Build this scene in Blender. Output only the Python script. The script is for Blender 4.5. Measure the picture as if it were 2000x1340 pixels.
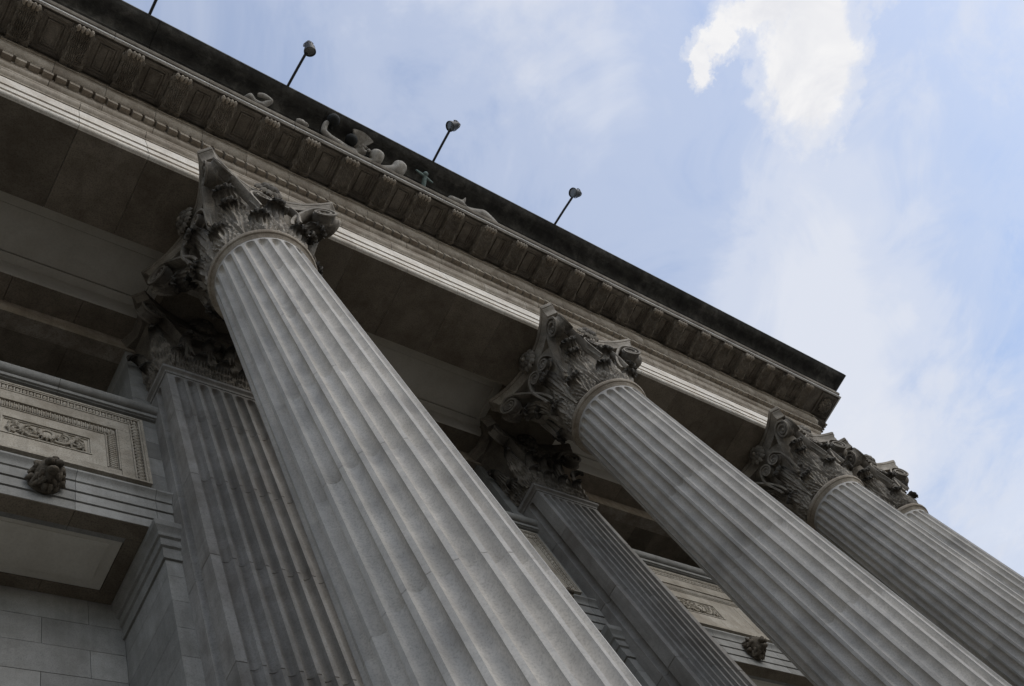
import bpy, bmesh, math, random
import numpy as np
from mathutils import Matrix, Vector

for o in list(bpy.data.objects):
    bpy.data.objects.remove(o, do_unlink=True)
scene = bpy.context.scene
COL = scene.collection
rnd = random.Random(7)

# ------------------------------------------------------------------ camera
# metres; x runs along the facade, y into the building, z up; the lens is the origin
RX = (0.7841, -0.4723, -0.4026)
RY = (0.3277, 0.8660, -0.3776)
RZ = (0.5270, 0.1642, 0.8338)
cd = bpy.data.cameras.new('camera')
cam = bpy.data.objects.new('camera', cd)
COL.objects.link(cam)
x_, y_, z_ = Vector(RX).normalized(), -Vector(RY).normalized(), -Vector(RZ).normalized()
cam.matrix_world = Matrix(((x_[0], y_[0], z_[0], 0), (x_[1], y_[1], z_[1], 0), (x_[2], y_[2], z_[2], 0), (0, 0, 0, 1)))
cd.sensor_width = 36.0
cd.lens = 1846.7 / 2000 * 36
cd.clip_start = 0.05
cd.clip_end = 5000
scene.camera = cam

# ------------------------------------------------------------------ sky, sun, exposure
SUN_DIR = Vector((0.26, -0.75, 0.60)).normalized()      # towards the sun, veiled by cloud, high in front of the facade
SUN_EL = math.asin(SUN_DIR.z)
SUN_ROT = math.atan2(SUN_DIR.x, SUN_DIR.y)
w = bpy.data.worlds.new('World')
scene.world = w
w.use_nodes = True
nt = w.node_tree
nt.nodes.clear()


def N(t, kind, **kw):
    n = t.nodes.new(kind)
    for k, v in kw.items():
        if k.startswith('i_'):
            n.inputs[k[2:].replace('_', ' ')].default_value = v
        else:
            setattr(n, k, v)
    return n


def math_node(t, op, a, b=None, clamp=False):
    n = t.nodes.new('ShaderNodeMath')
    n.operation = op
    n.use_clamp = clamp
    for i, v in enumerate((a, b)):
        if v is None:
            continue
        if isinstance(v, (int, float)):
            n.inputs[i].default_value = v
        else:
            t.links.new(v, n.inputs[i])
    return n.outputs[0]


def ramp(t, fac, stops, interp='LINEAR'):
    n = t.nodes.new('ShaderNodeValToRGB')
    n.color_ramp.interpolation = interp
    e = n.color_ramp.elements
    while len(e) < len(stops):
        e.new(0.5)
    for el, (p, c) in zip(e, stops):
        el.position = p
        el.color = c if len(c) == 4 else (*c, 1)
    t.links.new(fac, n.inputs[0])
    return n.outputs[0]


def mixc(t, fac, a, b, mode='MIX'):
    n = t.nodes.new('ShaderNodeMix')
    n.data_type = 'RGBA'
    n.blend_type = mode
    for sock, v in ((n.inputs[0], fac), (n.inputs[6], a), (n.inputs[7], b)):
        if isinstance(v, (int, float)):
            sock.default_value = v
        elif isinstance(v, tuple):
            sock.default_value = v if len(v) == 4 else (*v, 1)
        else:
            t.links.new(v, sock)
    return n.outputs[2]


def noise(t, vec, scale, detail=4, rough=0.55, dist=0.0):
    n = t.nodes.new('ShaderNodeTexNoise')
    n.inputs['Scale'].default_value = scale
    n.inputs['Detail'].default_value = detail
    n.inputs['Roughness'].default_value = rough
    n.inputs['Distortion'].default_value = dist
    t.links.new(vec, n.inputs['Vector'])
    return n.outputs['Fac']


def build_world():
    t = nt
    out = N(t, 'ShaderNodeOutputWorld')
    bg = N(t, 'ShaderNodeBackground')
    t.links.new(bg.outputs[0], out.inputs[0])
    sky = N(t, 'ShaderNodeTexSky', sky_type='NISHITA', sun_disc=False)
    sky.sun_elevation = SUN_EL
    sky.sun_rotation = SUN_ROT
    sky.altitude = 50
    sky.air_density = 1.0
    sky.dust_density = 0.7
    sky.ozone_density = 1.0
    tc = N(t, 'ShaderNodeTexCoord')
    sep = N(t, 'ShaderNodeSeparateXYZ')
    t.links.new(tc.outputs['Generated'], sep.inputs[0])
    zz = math_node(t, 'MAXIMUM', sep.outputs[2], 0.06)
    px = math_node(t, 'DIVIDE', sep.outputs[0], zz)
    py = math_node(t, 'DIVIDE', sep.outputs[1], zz)
    comb = N(t, 'ShaderNodeCombineXYZ')
    t.links.new(px, comb.inputs[0])
    t.links.new(py, comb.inputs[1])
    P = comb.outputs[0]
    # thin veil of high cloud, everywhere in the sky, thicker in some broad patches
    v1 = noise(t, P, 1.5, 3, 0.5, 0.5)
    v2 = noise(t, P, 5.0, 5, 0.66, 0.8)
    veil = math_node(t, 'ADD', math_node(t, 'MULTIPLY', v1, 0.55), math_node(t, 'MULTIPLY', v2, 0.45))
    wn = N(t, 'ShaderNodeTexNoise')
    wn.inputs['Scale'].default_value = 3.2
    wn.inputs['Detail'].default_value = 4
    wn.inputs['Roughness'].default_value = 0.55
    t.links.new(P, wn.inputs['Vector'])
    ws = N(t, 'ShaderNodeVectorMath', operation='SUBTRACT')
    t.links.new(wn.outputs['Color'], ws.inputs[0])
    ws.inputs[1].default_value = (0.5, 0.5, 0.5)
    wsc = N(t, 'ShaderNodeVectorMath', operation='SCALE')
    t.links.new(ws.outputs[0], wsc.inputs[0])
    wsc.inputs['Scale'].default_value = 0.55
    wadd = N(t, 'ShaderNodeVectorMath', operation='ADD')
    t.links.new(P, wadd.inputs[0])
    t.links.new(wsc.outputs[0], wadd.inputs[1])
    PV = wadd.outputs[0]
    for (cx, cy, rx, ry, ang, amt) in VEILS:
        mp = N(t, 'ShaderNodeMapping', vector_type='TEXTURE')
        mp.inputs['Location'].default_value = (cx, cy, 0)
        mp.inputs['Rotation'].default_value = (0, 0, ang)
        mp.inputs['Scale'].default_value = (rx, ry, 1)
        t.links.new(PV, mp.inputs['Vector'])
        ln = N(t, 'ShaderNodeVectorMath', operation='LENGTH')
        t.links.new(mp.outputs[0], ln.inputs[0])
        mr = N(t, 'ShaderNodeMapRange', interpolation_type='SMOOTHERSTEP')
        t.links.new(ln.outputs['Value'], mr.inputs[0])
        mr.inputs[1].default_value = 0.0
        mr.inputs[2].default_value = 1.0
        mr.inputs[3].default_value = amt
        mr.inputs[4].default_value = 0.0
        veil = math_node(t, 'ADD', veil, mr.outputs[0])
    veil_f = ramp(t, veil, [(0.36, (0.27,) * 3), (0.52, (0.48,) * 3), (0.68, (0.76,) * 3), (0.84, (0.94,) * 3)], 'EASE')
    # denser heaped clouds; the coordinates are shifted so that one stands where the photograph has it
    warp = N(t, 'ShaderNodeVectorMath', operation='ADD')
    nz = N(t, 'ShaderNodeTexNoise')
    nz.inputs['Scale'].default_value = 10.0
    nz.inputs['Detail'].default_value = 6
    nz.inputs['Roughness'].default_value = 0.68
    t.links.new(P, nz.inputs['Vector'])
    sub = N(t, 'ShaderNodeVectorMath', operation='SUBTRACT')
    t.links.new(nz.outputs['Color'], sub.inputs[0])
    sub.inputs[1].default_value = (0.5, 0.5, 0.5)
    sc = N(t, 'ShaderNodeVectorMath', operation='SCALE')
    t.links.new(sub.outputs[0], sc.inputs[0])
    sc.inputs['Scale'].default_value = 0.125
    t.links.new(P, warp.inputs[0])
    t.links.new(sc.outputs[0], warp.inputs[1])
    PW = warp.outputs[0]
    blobs = None
    for (cx, cy, rx, ry, ang) in CLOUDS:
        mp = N(t, 'ShaderNodeMapping', vector_type='TEXTURE')
        mp.inputs['Location'].default_value = (cx, cy, 0)
        mp.inputs['Rotation'].default_value = (0, 0, ang)
        mp.inputs['Scale'].default_value = (rx, ry, 1)
        t.links.new(PW, mp.inputs['Vector'])
        ln = N(t, 'ShaderNodeVectorMath', operation='LENGTH')
        t.links.new(mp.outputs[0], ln.inputs[0])
        b = math_node(t, 'SUBTRACT', 1.25, ln.outputs['Value'])
        blobs = b if blobs is None else math_node(t, 'SMOOTH_MAX', blobs, b)
        if blobs is not b:
            blobs.node.inputs[2].default_value = 0.25
    far_off = N(t, 'ShaderNodeVectorMath', operation='ADD')
    t.links.new(PW, far_off.inputs[0])
    far_off.inputs[1].default_value = FAR_OFF
    far = noise(t, far_off.outputs[0], 0.85, 2, 0.5)  # extra cloud cover, mostly out of view, added to brighten the facade
    farb = math_node(t, 'MULTIPLY', math_node(t, 'SUBTRACT', far, 0.50), 3.2)
    fine_n = noise(t, P, 22.0, 4, 0.62, 0.3)
    wisp = math_node(t, 'MULTIPLY', math_node(t, 'SUBTRACT', fine_n, 0.5), 0.85)
    body = math_node(t, 'MAXIMUM', math_node(t, 'ADD', blobs, wisp), math_node(t, 'ADD', farb, math_node(t, 'MULTIPLY', wisp, 0.35)))
    heap = ramp(t, body, [(-0.0, (0, 0, 0)), (0.28, (0.40,) * 3), (0.66, (1, 1, 1))], 'EASE')
    base = mixc(t, 1.0, sky.outputs[0], (0.140, 0.142, 0.146), 'MULTIPLY')
    hazy = mixc(t, veil_f, base, VEIL_COL)
    heapc = mixc(t, ramp(t, v2, [(0.42, (0, 0, 0)), (0.62, (1, 1, 1))]), HEAP_COL, HEAP_COL2)
    full = mixc(t, heap, hazy, heapc)
    t.links.new(full, bg.inputs[0])
    bg.inputs[1].default_value = SKY_STRENGTH


CLOUDS = [(0.825, -0.312, 0.125, 0.088, math.radians(44)), (0.682, -0.262, 0.058, 0.030, math.radians(-56)), (0.715, -0.315, 0.070, 0.036, math.radians(-28)), (0.80, -0.40, 0.085, 0.05, math.radians(-28)), (0.678, -0.212, 0.034, 0.018, math.radians(44))]
VEILS = [(1.20, 0.06, 0.52, 0.38, math.radians(30), 0.26), (0.42, -0.15, 0.30, 0.18, 0.3, 0.17), (1.5, 0.12, 0.5, 0.35, 0.3, 0.16)]
VEIL_COL = (0.50, 0.522, 0.578)
HEAP_COL = (0.60, 0.598, 0.605)
HEAP_COL2 = (0.53, 0.535, 0.56)
FAR_OFF = (-17.3, 9.9, 0.0)
SKY_STRENGTH = 1.0
build_world()

sd = bpy.data.lights.new('sun', 'SUN')
sd.energy = 0.9
sd.angle = math.radians(50)
sd.color = (1.0, 0.97, 0.93)
sun = bpy.data.objects.new('sun', sd)
COL.objects.link(sun)
sun.rotation_euler = SUN_DIR.to_track_quat('Z', 'Y').to_euler()
scene.view_settings.view_transform = 'Standard'
scene.view_settings.look = 'None'
scene.view_settings.gamma = 1.0
scene.view_settings.use_curve_mapping = False
scene.view_settings.exposure = 0.60
scene.render.engine = 'CYCLES'
scene.cycles.max_bounces = 6
scene.cycles.diffuse_bounces = 4

# ------------------------------------------------------------------ materials
MATS = {}


def stone(name, c0, c1, c2, big=0.7, fine=7.0, speck=70.0, bump=0.35, streak=0.0, soot=False, rough=0.85, speck_amt=0.18, tint=0.10, stain=(0.05, 0.042, 0.034), stain_amt=0.0, soot_col=(0.022, 0.020, 0.017)):
    m = bpy.data.materials.new(name)
    m.use_nodes = True
    t = m.node_tree
    b = t.nodes['Principled BSDF']
    b.inputs['Roughness'].default_value = rough
    b.inputs['Specular IOR Level'].default_value = 0.25
    g = N(t, 'ShaderNodeNewGeometry')
    oi = N(t, 'ShaderNodeObjectInfo')
    pos = g.outputs['Position']
    shift = N(t, 'ShaderNodeVectorMath', operation='MULTIPLY_ADD')
    comb = N(t, 'ShaderNodeCombineXYZ')
    for i in range(3):
        t.links.new(oi.outputs['Random'], comb.inputs[i])
    t.links.new(comb.outputs[0], shift.inputs[0])
    shift.inputs[1].default_value = (7.0, 13.0, 5.0)
    t.links.new(pos, shift.inputs[2])
    p2 = shift.outputs[0]
    n1 = noise(t, p2, big, 3, 0.6, 0.3)
    n2 = noise(t, p2, fine, 5, 0.65, 0.2)
    n3 = noise(t, p2, speck, 2, 0.7)
    mix = math_node(t, 'ADD', math_node(t, 'MULTIPLY', n1, 0.5), math_node(t, 'MULTIPLY', n2, 0.5))
    col = ramp(t, mix, [(0.34, c0), (0.5, c1), (0.66, c2)])
    dark = ramp(t, n3, [(0.30, (1 - speck_amt * 2.2,) * 3), (0.52, (1, 1, 1)), (0.75, (1 + speck_amt * 0.5,) * 3)])
    col = mixc(t, 1.0, col, dark, 'MULTIPLY')
    if streak > 0:
        mp = N(t, 'ShaderNodeMapping')
        mp.inputs['Scale'].default_value = (5.5, 5.5, 0.55)
        t.links.new(pos, mp.inputs['Vector'])
        s1 = noise(t, mp.outputs[0], 1.6, 3, 0.6, 0.6)
        sf = ramp(t, s1, [(0.42, (0, 0, 0)), (0.68, (streak,) * 3)])
        col = mixc(t, sf, col, (c0[0] * 0.45, c0[1] * 0.43, c0[2] * 0.4))
    if stain_amt > 0:
        s2 = noise(t, pos, 2.3, 5, 0.68, 0.7)
        sf2 = ramp(t, s2, [(0.46, (0, 0, 0)), (0.66, (stain_amt,) * 3)])
        col = mixc(t, sf2, col, stain)
    if soot:
        at = N(t, 'ShaderNodeAttribute', attribute_name='soot')
        sn = noise(t, pos, 14.0, 5, 0.65)
        f = math_node(t, 'MULTIPLY', at.outputs['Fac'], math_node(t, 'ADD', 0.25, math_node(t, 'MULTIPLY', sn, 1.25)), clamp=True)
        col = mixc(t, f, col, soot_col)
    tv = math_node(t, 'ADD', 1 - tint / 2, math_node(t, 'MULTIPLY', oi.outputs['Random'], tint))
    tn = N(t, 'ShaderNodeCombineXYZ')
    for i in range(3):
        t.links.new(tv, tn.inputs[i])
    col = mixc(t, 1.0, col, tn.outputs[0], 'MULTIPLY')
    t.links.new(col, b.inputs['Base Color'])
    bm_ = N(t, 'ShaderNodeBump')
    bm_.inputs['Strength'].default_value = bump
    bm_.inputs['Distance'].default_value = 0.012
    hh = math_node(t, 'ADD', math_node(t, 'MULTIPLY', n2, 0.7), math_node(t, 'MULTIPLY', n3, 0.45))
    t.links.new(hh, bm_.inputs['Height'])
    t.links.new(bm_.outputs[0], b.inputs['Normal'])
    MATS[name] = m
    return m


def plain(name, col, rough=0.5, metal=0.0, var=0.25, scale=30.0, bump=0.1):
    m = bpy.data.materials.new(name)
    m.use_nodes = True
    t = m.node_tree
    b = t.nodes['Principled BSDF']
    b.inputs['Roughness'].default_value = rough
    b.inputs['Metallic'].default_value = metal
    g = N(t, 'ShaderNodeNewGeometry')
    n = noise(t, g.outputs['Position'], scale, 5, 0.6)
    c = ramp(t, n, [(0.3, tuple(v * (1 - var) for v in col)), (0.7, tuple(v * (1 + var) for v in col))])
    t.links.new(c, b.inputs['Base Color'])
    if bump:
        bm_ = N(t, 'ShaderNodeBump')
        bm_.inputs['Strength'].default_value = bump
        bm_.inputs['Distance'].default_value = 0.01
        t.links.new(n, bm_.inputs['Height'])
        t.links.new(bm_.outputs[0], b.inputs['Normal'])
    MATS[name] = m
    return m


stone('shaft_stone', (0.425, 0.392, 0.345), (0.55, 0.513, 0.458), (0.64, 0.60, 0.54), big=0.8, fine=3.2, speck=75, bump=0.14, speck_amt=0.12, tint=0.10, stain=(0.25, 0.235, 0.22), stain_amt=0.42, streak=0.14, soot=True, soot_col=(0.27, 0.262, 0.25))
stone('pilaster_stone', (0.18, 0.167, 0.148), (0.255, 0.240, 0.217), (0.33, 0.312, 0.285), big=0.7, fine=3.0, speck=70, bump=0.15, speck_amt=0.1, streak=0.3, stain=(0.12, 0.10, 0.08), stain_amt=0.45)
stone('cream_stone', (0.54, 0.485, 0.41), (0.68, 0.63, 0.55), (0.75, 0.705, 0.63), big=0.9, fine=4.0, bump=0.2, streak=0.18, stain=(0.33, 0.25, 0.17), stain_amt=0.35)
stone('bed_stone', (0.25, 0.205, 0.155), (0.36, 0.31, 0.245), (0.47, 0.415, 0.34), big=0.9, fine=4.0, bump=0.3, streak=0.35, stain=(0.13, 0.095, 0.065), stain_amt=0.5)
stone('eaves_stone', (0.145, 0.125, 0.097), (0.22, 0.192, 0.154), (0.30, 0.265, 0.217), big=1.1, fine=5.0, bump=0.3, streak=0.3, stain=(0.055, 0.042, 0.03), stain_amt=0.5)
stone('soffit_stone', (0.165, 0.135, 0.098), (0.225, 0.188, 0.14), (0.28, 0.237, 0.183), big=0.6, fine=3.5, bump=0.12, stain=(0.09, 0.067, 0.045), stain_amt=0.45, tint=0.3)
stone('weathered_stone', (0.04, 0.038, 0.033), (0.08, 0.076, 0.066), (0.17, 0.16, 0.14), big=1.3, fine=4.5, bump=0.5, streak=0.6, tint=0.35, stain=(0.025, 0.024, 0.022), stain_amt=0.6)
stone('wall_stone', (0.202, 0.196, 0.178), (0.265, 0.258, 0.237), (0.32, 0.313, 0.29), big=0.6, fine=5.0, speck=110, bump=0.2, speck_amt=0.12, tint=0.26, streak=0.22, stain=(0.13, 0.12, 0.10), stain_amt=0.3)
stone('panel_stone', (0.27, 0.24, 0.19), (0.385, 0.345, 0.28), (0.46, 0.42, 0.35), big=0.8, fine=4.0, bump=0.25, streak=0.3, stain=(0.17, 0.135, 0.095), stain_amt=0.45)
stone('ceiling_plaster', (0.58, 0.54, 0.46), (0.66, 0.62, 0.535), (0.70, 0.66, 0.575), big=0.5, fine=2.0, speck=40, bump=0.06, speck_amt=0.04, tint=0.05, stain=(0.45, 0.40, 0.32), stain_amt=0.3)
stone('capital_stone', (0.22, 0.19, 0.152), (0.34, 0.30, 0.245), (0.46, 0.415, 0.35), big=1.2, fine=6.0, bump=0.3, soot=True, streak=0.3, stain=(0.065, 0.052, 0.04), stain_amt=0.55, tint=0.2)
stone('sooty_shaded_stone', (0.10, 0.085, 0.066), (0.17, 0.146, 0.115), (0.25, 0.215, 0.172), big=1.2, fine=6.0, bump=0.3, soot=True, stain=(0.05, 0.042, 0.033), stain_amt=0.4)  # darker capital stone: soot, plus shade from the columns put into the colour
stone('lion_stone', (0.06, 0.05, 0.038), (0.115, 0.095, 0.07), (0.19, 0.16, 0.12), big=3.0, fine=14.0, bump=0.6, soot=True)
stone('drip_stone', (0.55, 0.53, 0.49), (0.68, 0.66, 0.62), (0.74, 0.72, 0.68), big=1.5, fine=6.0, bump=0.1, streak=0.1)
stone('statue_stone', (0.36, 0.335, 0.29), (0.52, 0.485, 0.43), (0.64, 0.605, 0.545), big=1.8, fine=13.0, bump=0.9, streak=0.35, stain=(0.16, 0.135, 0.11), stain_amt=0.6)
stone('paving_stone', (0.10, 0.092, 0.08), (0.135, 0.125, 0.11), (0.17, 0.16, 0.14), big=0.3, fine=2.0, bump=0.2)
plain('lamp_metal', (0.006, 0.006, 0.0065), 0.5, 0.0, 0.3)
plain('pole_metal', (0.03, 0.029, 0.03), 0.4, 0.3, 0.3)
plain('lens_glass', (0.12, 0.125, 0.125), 0.15, 0.0, 0.06, 12, 0.02)
plain('dark_bronze', (0.007, 0.008, 0.007), 0.85, 0.0, 0.4, 40, 0.2)
plain('green_bronze', (0.20, 0.26, 0.24), 0.75, 0.1, 0.4, 18, 0.2)


# ------------------------------------------------------------------ mesh helpers
class MB:
    def __init__(self):
        self.v = []
        self.f = []
        self.s = []

    def add(self, verts, faces, soot=None):
        o = len(self.v)
        self.v += [tuple(map(float, p)) for p in verts]
        self.f += [tuple(int(i) + o for i in f) for f in faces]
        self.s += list(soot) if soot is not None else [0.0] * len(verts)

    def box(self, a, b):
        x0, y0, z0 = a
        x1, y1, z1 = b
        self.add([(x0, y0, z0), (x1, y0, z0), (x1, y1, z0), (x0, y1, z0), (x0, y0, z1), (x1, y0, z1), (x1, y1, z1), (x0, y1, z1)],
                 [(0, 3, 2, 1), (4, 5, 6, 7), (0, 1, 5, 4), (1, 2, 6, 5), (2, 3, 7, 6), (3, 0, 4, 7)])

    def rings(self, rs, close=True, caps=True, soot=None):
        n = len(rs[0])
        V = [p for r in rs for p in r]
        F = []
        for i in range(len(rs) - 1):
            for j in range(n if close else n - 1):
                k = (j + 1) % n
                F.append((i * n + j, i * n + k, (i + 1) * n + k, (i + 1) * n + j))
        if caps and close:
            F.append(tuple(range(n - 1, -1, -1)))
            F.append(tuple((len(rs) - 1) * n + j for j in range(n)))
        self.add(V, F, soot)

    def prism_x(self, poly, x0, x1):
        self.rings([[(x0, y, z) for y, z in poly], [(x1, y, z) for y, z in poly]])

    def lathe(self, prof, n=48, c=(0, 0)):
        rs = []
        for r, z in prof:
            rs.append([(c[0] + r * math.cos(2 * math.pi * i / n), c[1] + r * math.sin(2 * math.pi * i / n), z) for i in range(n)])
        self.rings(rs)

    def tube(self, pts, rad, n=8):
        pts = [np.array(p, float) for p in pts]
        rads = rad if isinstance(rad, (list, tuple)) else [rad] * len(pts)
        rs = []
        up = None
        for i, p in enumerate(pts):
            d = pts[min(i + 1, len(pts) - 1)] - pts[max(i - 1, 0)]
            d = d / (np.linalg.norm(d) + 1e-12)
            if up is None:
                a = np.array([0, 0, 1.0]) if abs(d[2]) < 0.9 else np.array([1.0, 0, 0])
                up = np.cross(d, a)
            up = up - d * (up @ d)
            up = up / (np.linalg.norm(up) + 1e-12)
            s = np.cross(d, up)
            rs.append([tuple(p + rads[i] * (math.cos(2 * math.pi * k / n) * up + math.sin(2 * math.pi * k / n) * s)) for k in range(n)])
        self.rings(rs)

    def ball(self, c, r, nu=14, nv=9, fn=None):
        rx, ry, rz = r if isinstance(r, tuple) else (r, r, r)
        rs = []
        for i in range(nv + 1):
            ph = -math.pi / 2 + math.pi * i / nv
            ph = max(-1.55, min(1.55, ph))
            row = []
            for j in range(nu):
                th = 2 * math.pi * j / nu
                d = (math.cos(ph) * math.cos(th), math.cos(ph) * math.sin(th), math.sin(ph))
                k = fn(d) if fn else 1.0
                row.append((c[0] + rx * k * d[0], c[1] + ry * k * d[1], c[2] + rz * k * d[2]))
            rs.append(row)
        self.rings(rs)

    def mesh(self, name, smooth=False, angle=35):
        me = bpy.data.meshes.new(name)
        me.from_pydata(self.v, [], self.f)
        bm = bmesh.new()
        bm.from_mesh(me)
        bmesh.ops.recalc_face_normals(bm, faces=bm.faces)
        bm.to_mesh(me)
        bm.free()
        if any(self.s):
            at = me.attributes.new('soot', 'FLOAT', 'POINT')
            at.data.foreach_set('value', self.s)
        if smooth:
            me.polygons.foreach_set('use_smooth', [True] * len(me.polygons))
            me.set_sharp_from_angle(angle=math.radians(angle))
        me.update()
        return me


def link(name, me, mat=None, parent=None, loc=(0, 0, 0), rotz=0.0, scale=None):
    o = bpy.data.objects.new(name, me)
    COL.objects.link(o)
    if mat and me and not me.materials:
        me.materials.append(MATS[mat])
    o.location = loc
    o.rotation_euler = (0, 0, rotz)
    if scale:
        o.scale = scale
    if parent:
        o.parent = parent
    return o


def thing(name, label, cat, loc=(0, 0, 0), group=None, me=None, mat=None):
    o = link(name, me, mat, None, loc)
    o['label'] = label
    o['category'] = cat
    if group:
        o['group'] = group
    return o


def part(name, mb, mat, parent, smooth=False, angle=35, loc=(0, 0, 0), rotz=0.0):
    return link(name, mb.mesh(name, smooth, angle), mat, parent, loc, rotz)


def thicken(grid, th):
    """grid (nv,nu,3) -> closed thin slab"""
    g = np.array(grid)
    nv, nu, _ = g.shape
    du = np.gradient(g, axis=1)
    dv = np.gradient(g, axis=0)
    n = np.cross(du, dv)
    n /= (np.linalg.norm(n, axis=2, keepdims=True) + 1e-9)
    back = g - n * th
    V = np.concatenate([g.reshape(-1, 3), back.reshape(-1, 3)])
    M = nv * nu
    F = []
    idx = lambda i, j: i * nu + j
    for i in range(nv - 1):
        for j in range(nu - 1):
            a = (idx(i, j), idx(i, j + 1), idx(i + 1, j + 1), idx(i + 1, j))
            F.append(a)
            F.append(tuple(M + k for k in a[::-1]))
    edge = [idx(0, j) for j in range(nu)] + [idx(i, nu - 1) for i in range(1, nv)] + [idx(nv - 1, j) for j in range(nu - 2, -1, -1)] + [idx(i, 0) for i in range(nv - 2, 0, -1)]
    for k in range(len(edge)):
        a, b = edge[k], edge[(k + 1) % len(edge)]
        F.append((a, M + a, M + b, b))
    return V, F


def catmull(pts, n):
    P = np.array(pts, float)
    P = np.vstack([2 * P[0] - P[1], P, 2 * P[-1] - P[-2]])
    out = []
    for i in range(1, len(P) - 2):
        for k in range(12):
            s = k / 12
            out.append(0.5 * ((2 * P[i]) + (-P[i - 1] + P[i + 1]) * s + (2 * P[i - 1] - 5 * P[i] + 4 * P[i + 1] - P[i + 2]) * s * s + (-P[i - 1] + 3 * P[i] - 3 * P[i + 1] + P[i + 2]) * s ** 3))
    out.append(P[-2])
    out = np.array(out)
    L = np.r_[0, np.cumsum(np.linalg.norm(np.diff(out, axis=0), axis=1))]
    t = np.linspace(0, L[-1], n)
    return np.stack([np.interp(t, L, out[:, k]) for k in range(out.shape[1])], 1)


# ------------------------------------------------------------------ layout numbers
COLX = [3.116, 8.320, 13.523, 15.492]
CY = 2.41                # column axis
Z_NECK = 10.03
Z_ABA = 11.53
Z_ARC = 11.55            # underside of the architrave
YF, XE = 1.89, 16.01     # face of the architrave and its right end
WALL_Y = 4.12
BAYS = [0.514, 5.735, 11.02]
PIL_Y = 3.72
GROUND_Z = -1.65
X_LEFT = -4.2

# ------------------------------------------------------------------ ground
g = MB()
g.box((-300, -300, GROUND_Z - 0.3), (300, 300, GROUND_Z))
o = part('ground', g, 'paving_stone', None)
o['kind'] = 'structure'
g = MB()
g.box((-12, 1.3, GROUND_Z - 0.05), (17.2, 6.0, GROUND_Z + 0.13))
o = part('pavement', g, 'paving_stone', None)
o['kind'] = 'structure'


# ------------------------------------------------------------------ columns
def shaft_r(z):
    return 0.6488 - 0.01127 * z


NF = 24


def drum_mesh(z0, z1, top=False):
    na = 18
    zs = [z0, z0 + 0.006]
    z_end = z1
    if top:
        zs += list(np.linspace(z0 + 0.02, 9.76, 4)) + list(np.linspace(9.77, 9.87, 12)) + [9.885, 9.93]
    else:
        zs += list(np.linspace(z0, z1, 4)[1:-1]) + [z1 - 0.006, z1]
    rings, soot = [], []
    for z in zs:
        R = shaft_r(z)
        if not top or z < z0 + 0.003:
            R -= 0.0035 if (z == z0 or z == z1) else 0
        pitch = 2 * math.pi / NF
        w0 = 0.370 * pitch * R
        D = 0.068 * R / 0.6
        row = []
        for k in range(NF):
            for j in range(na):
                a = (k + j / na + 0.5) * pitch
                s = ((j / na) - 0.5) * pitch * R
                # rounded flute head
                dz = max(0.0, z - (9.87 - w0)) if top else 0.0
                q = (s * s + dz * dz) / (w0 * w0)
                d = D * math.sqrt(max(0.0, 1 - q)) if q < 1 else 0.0
                r = R - d
                row.append((r * math.cos(a), r * math.sin(a), z))
                soot.append(0.45 if q >= 1 else 0.0)
        rings.append(row)
    mb = MB()
    mb.rings(rings, soot=soot)
    return mb.mesh('drum', True, 28)


JOINTS = [-0.95, 0.05, 1.32, 2.57, 3.81, 5.15, 6.43, 7.71, 9.0, 9.93]
DRUMS = [drum_mesh(JOINTS[i], JOINTS[i + 1], i == len(JOINTS) - 2) for i in range(len(JOINTS) - 1)]

mb = MB()      # astragal ring under the capital
mb.lathe([(0.50, 9.90), (0.540, 9.905), (0.552, 9.93), (0.566, 9.945), (0.566, 9.955), (0.585, 9.962), (0.598, 9.985), (0.598, 10.005), (0.585, 10.028), (0.50, 10.03)], 72)
RING = mb.mesh('neck_ring', True, 40)
mb = MB()
zb = -1.5
mb.box((-0.92, -0.92, zb - 0.02), (0.92, 0.92, zb + 0.2))
mb.lathe([(0.6, zb + 0.2), (0.86, zb + 0.2), (0.91, zb + 0.26), (0.86, zb + 0.33), (0.78, zb + 0.34), (0.73, zb + 0.40), (0.77, zb + 0.44), (0.81, zb + 0.48), (0.77, zb + 0.53), (0.70, zb + 0.535), (0.69, zb + 0.56), (0.5, zb + 0.56)], 72)
BASE = mb.mesh('base', True, 40)


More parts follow.
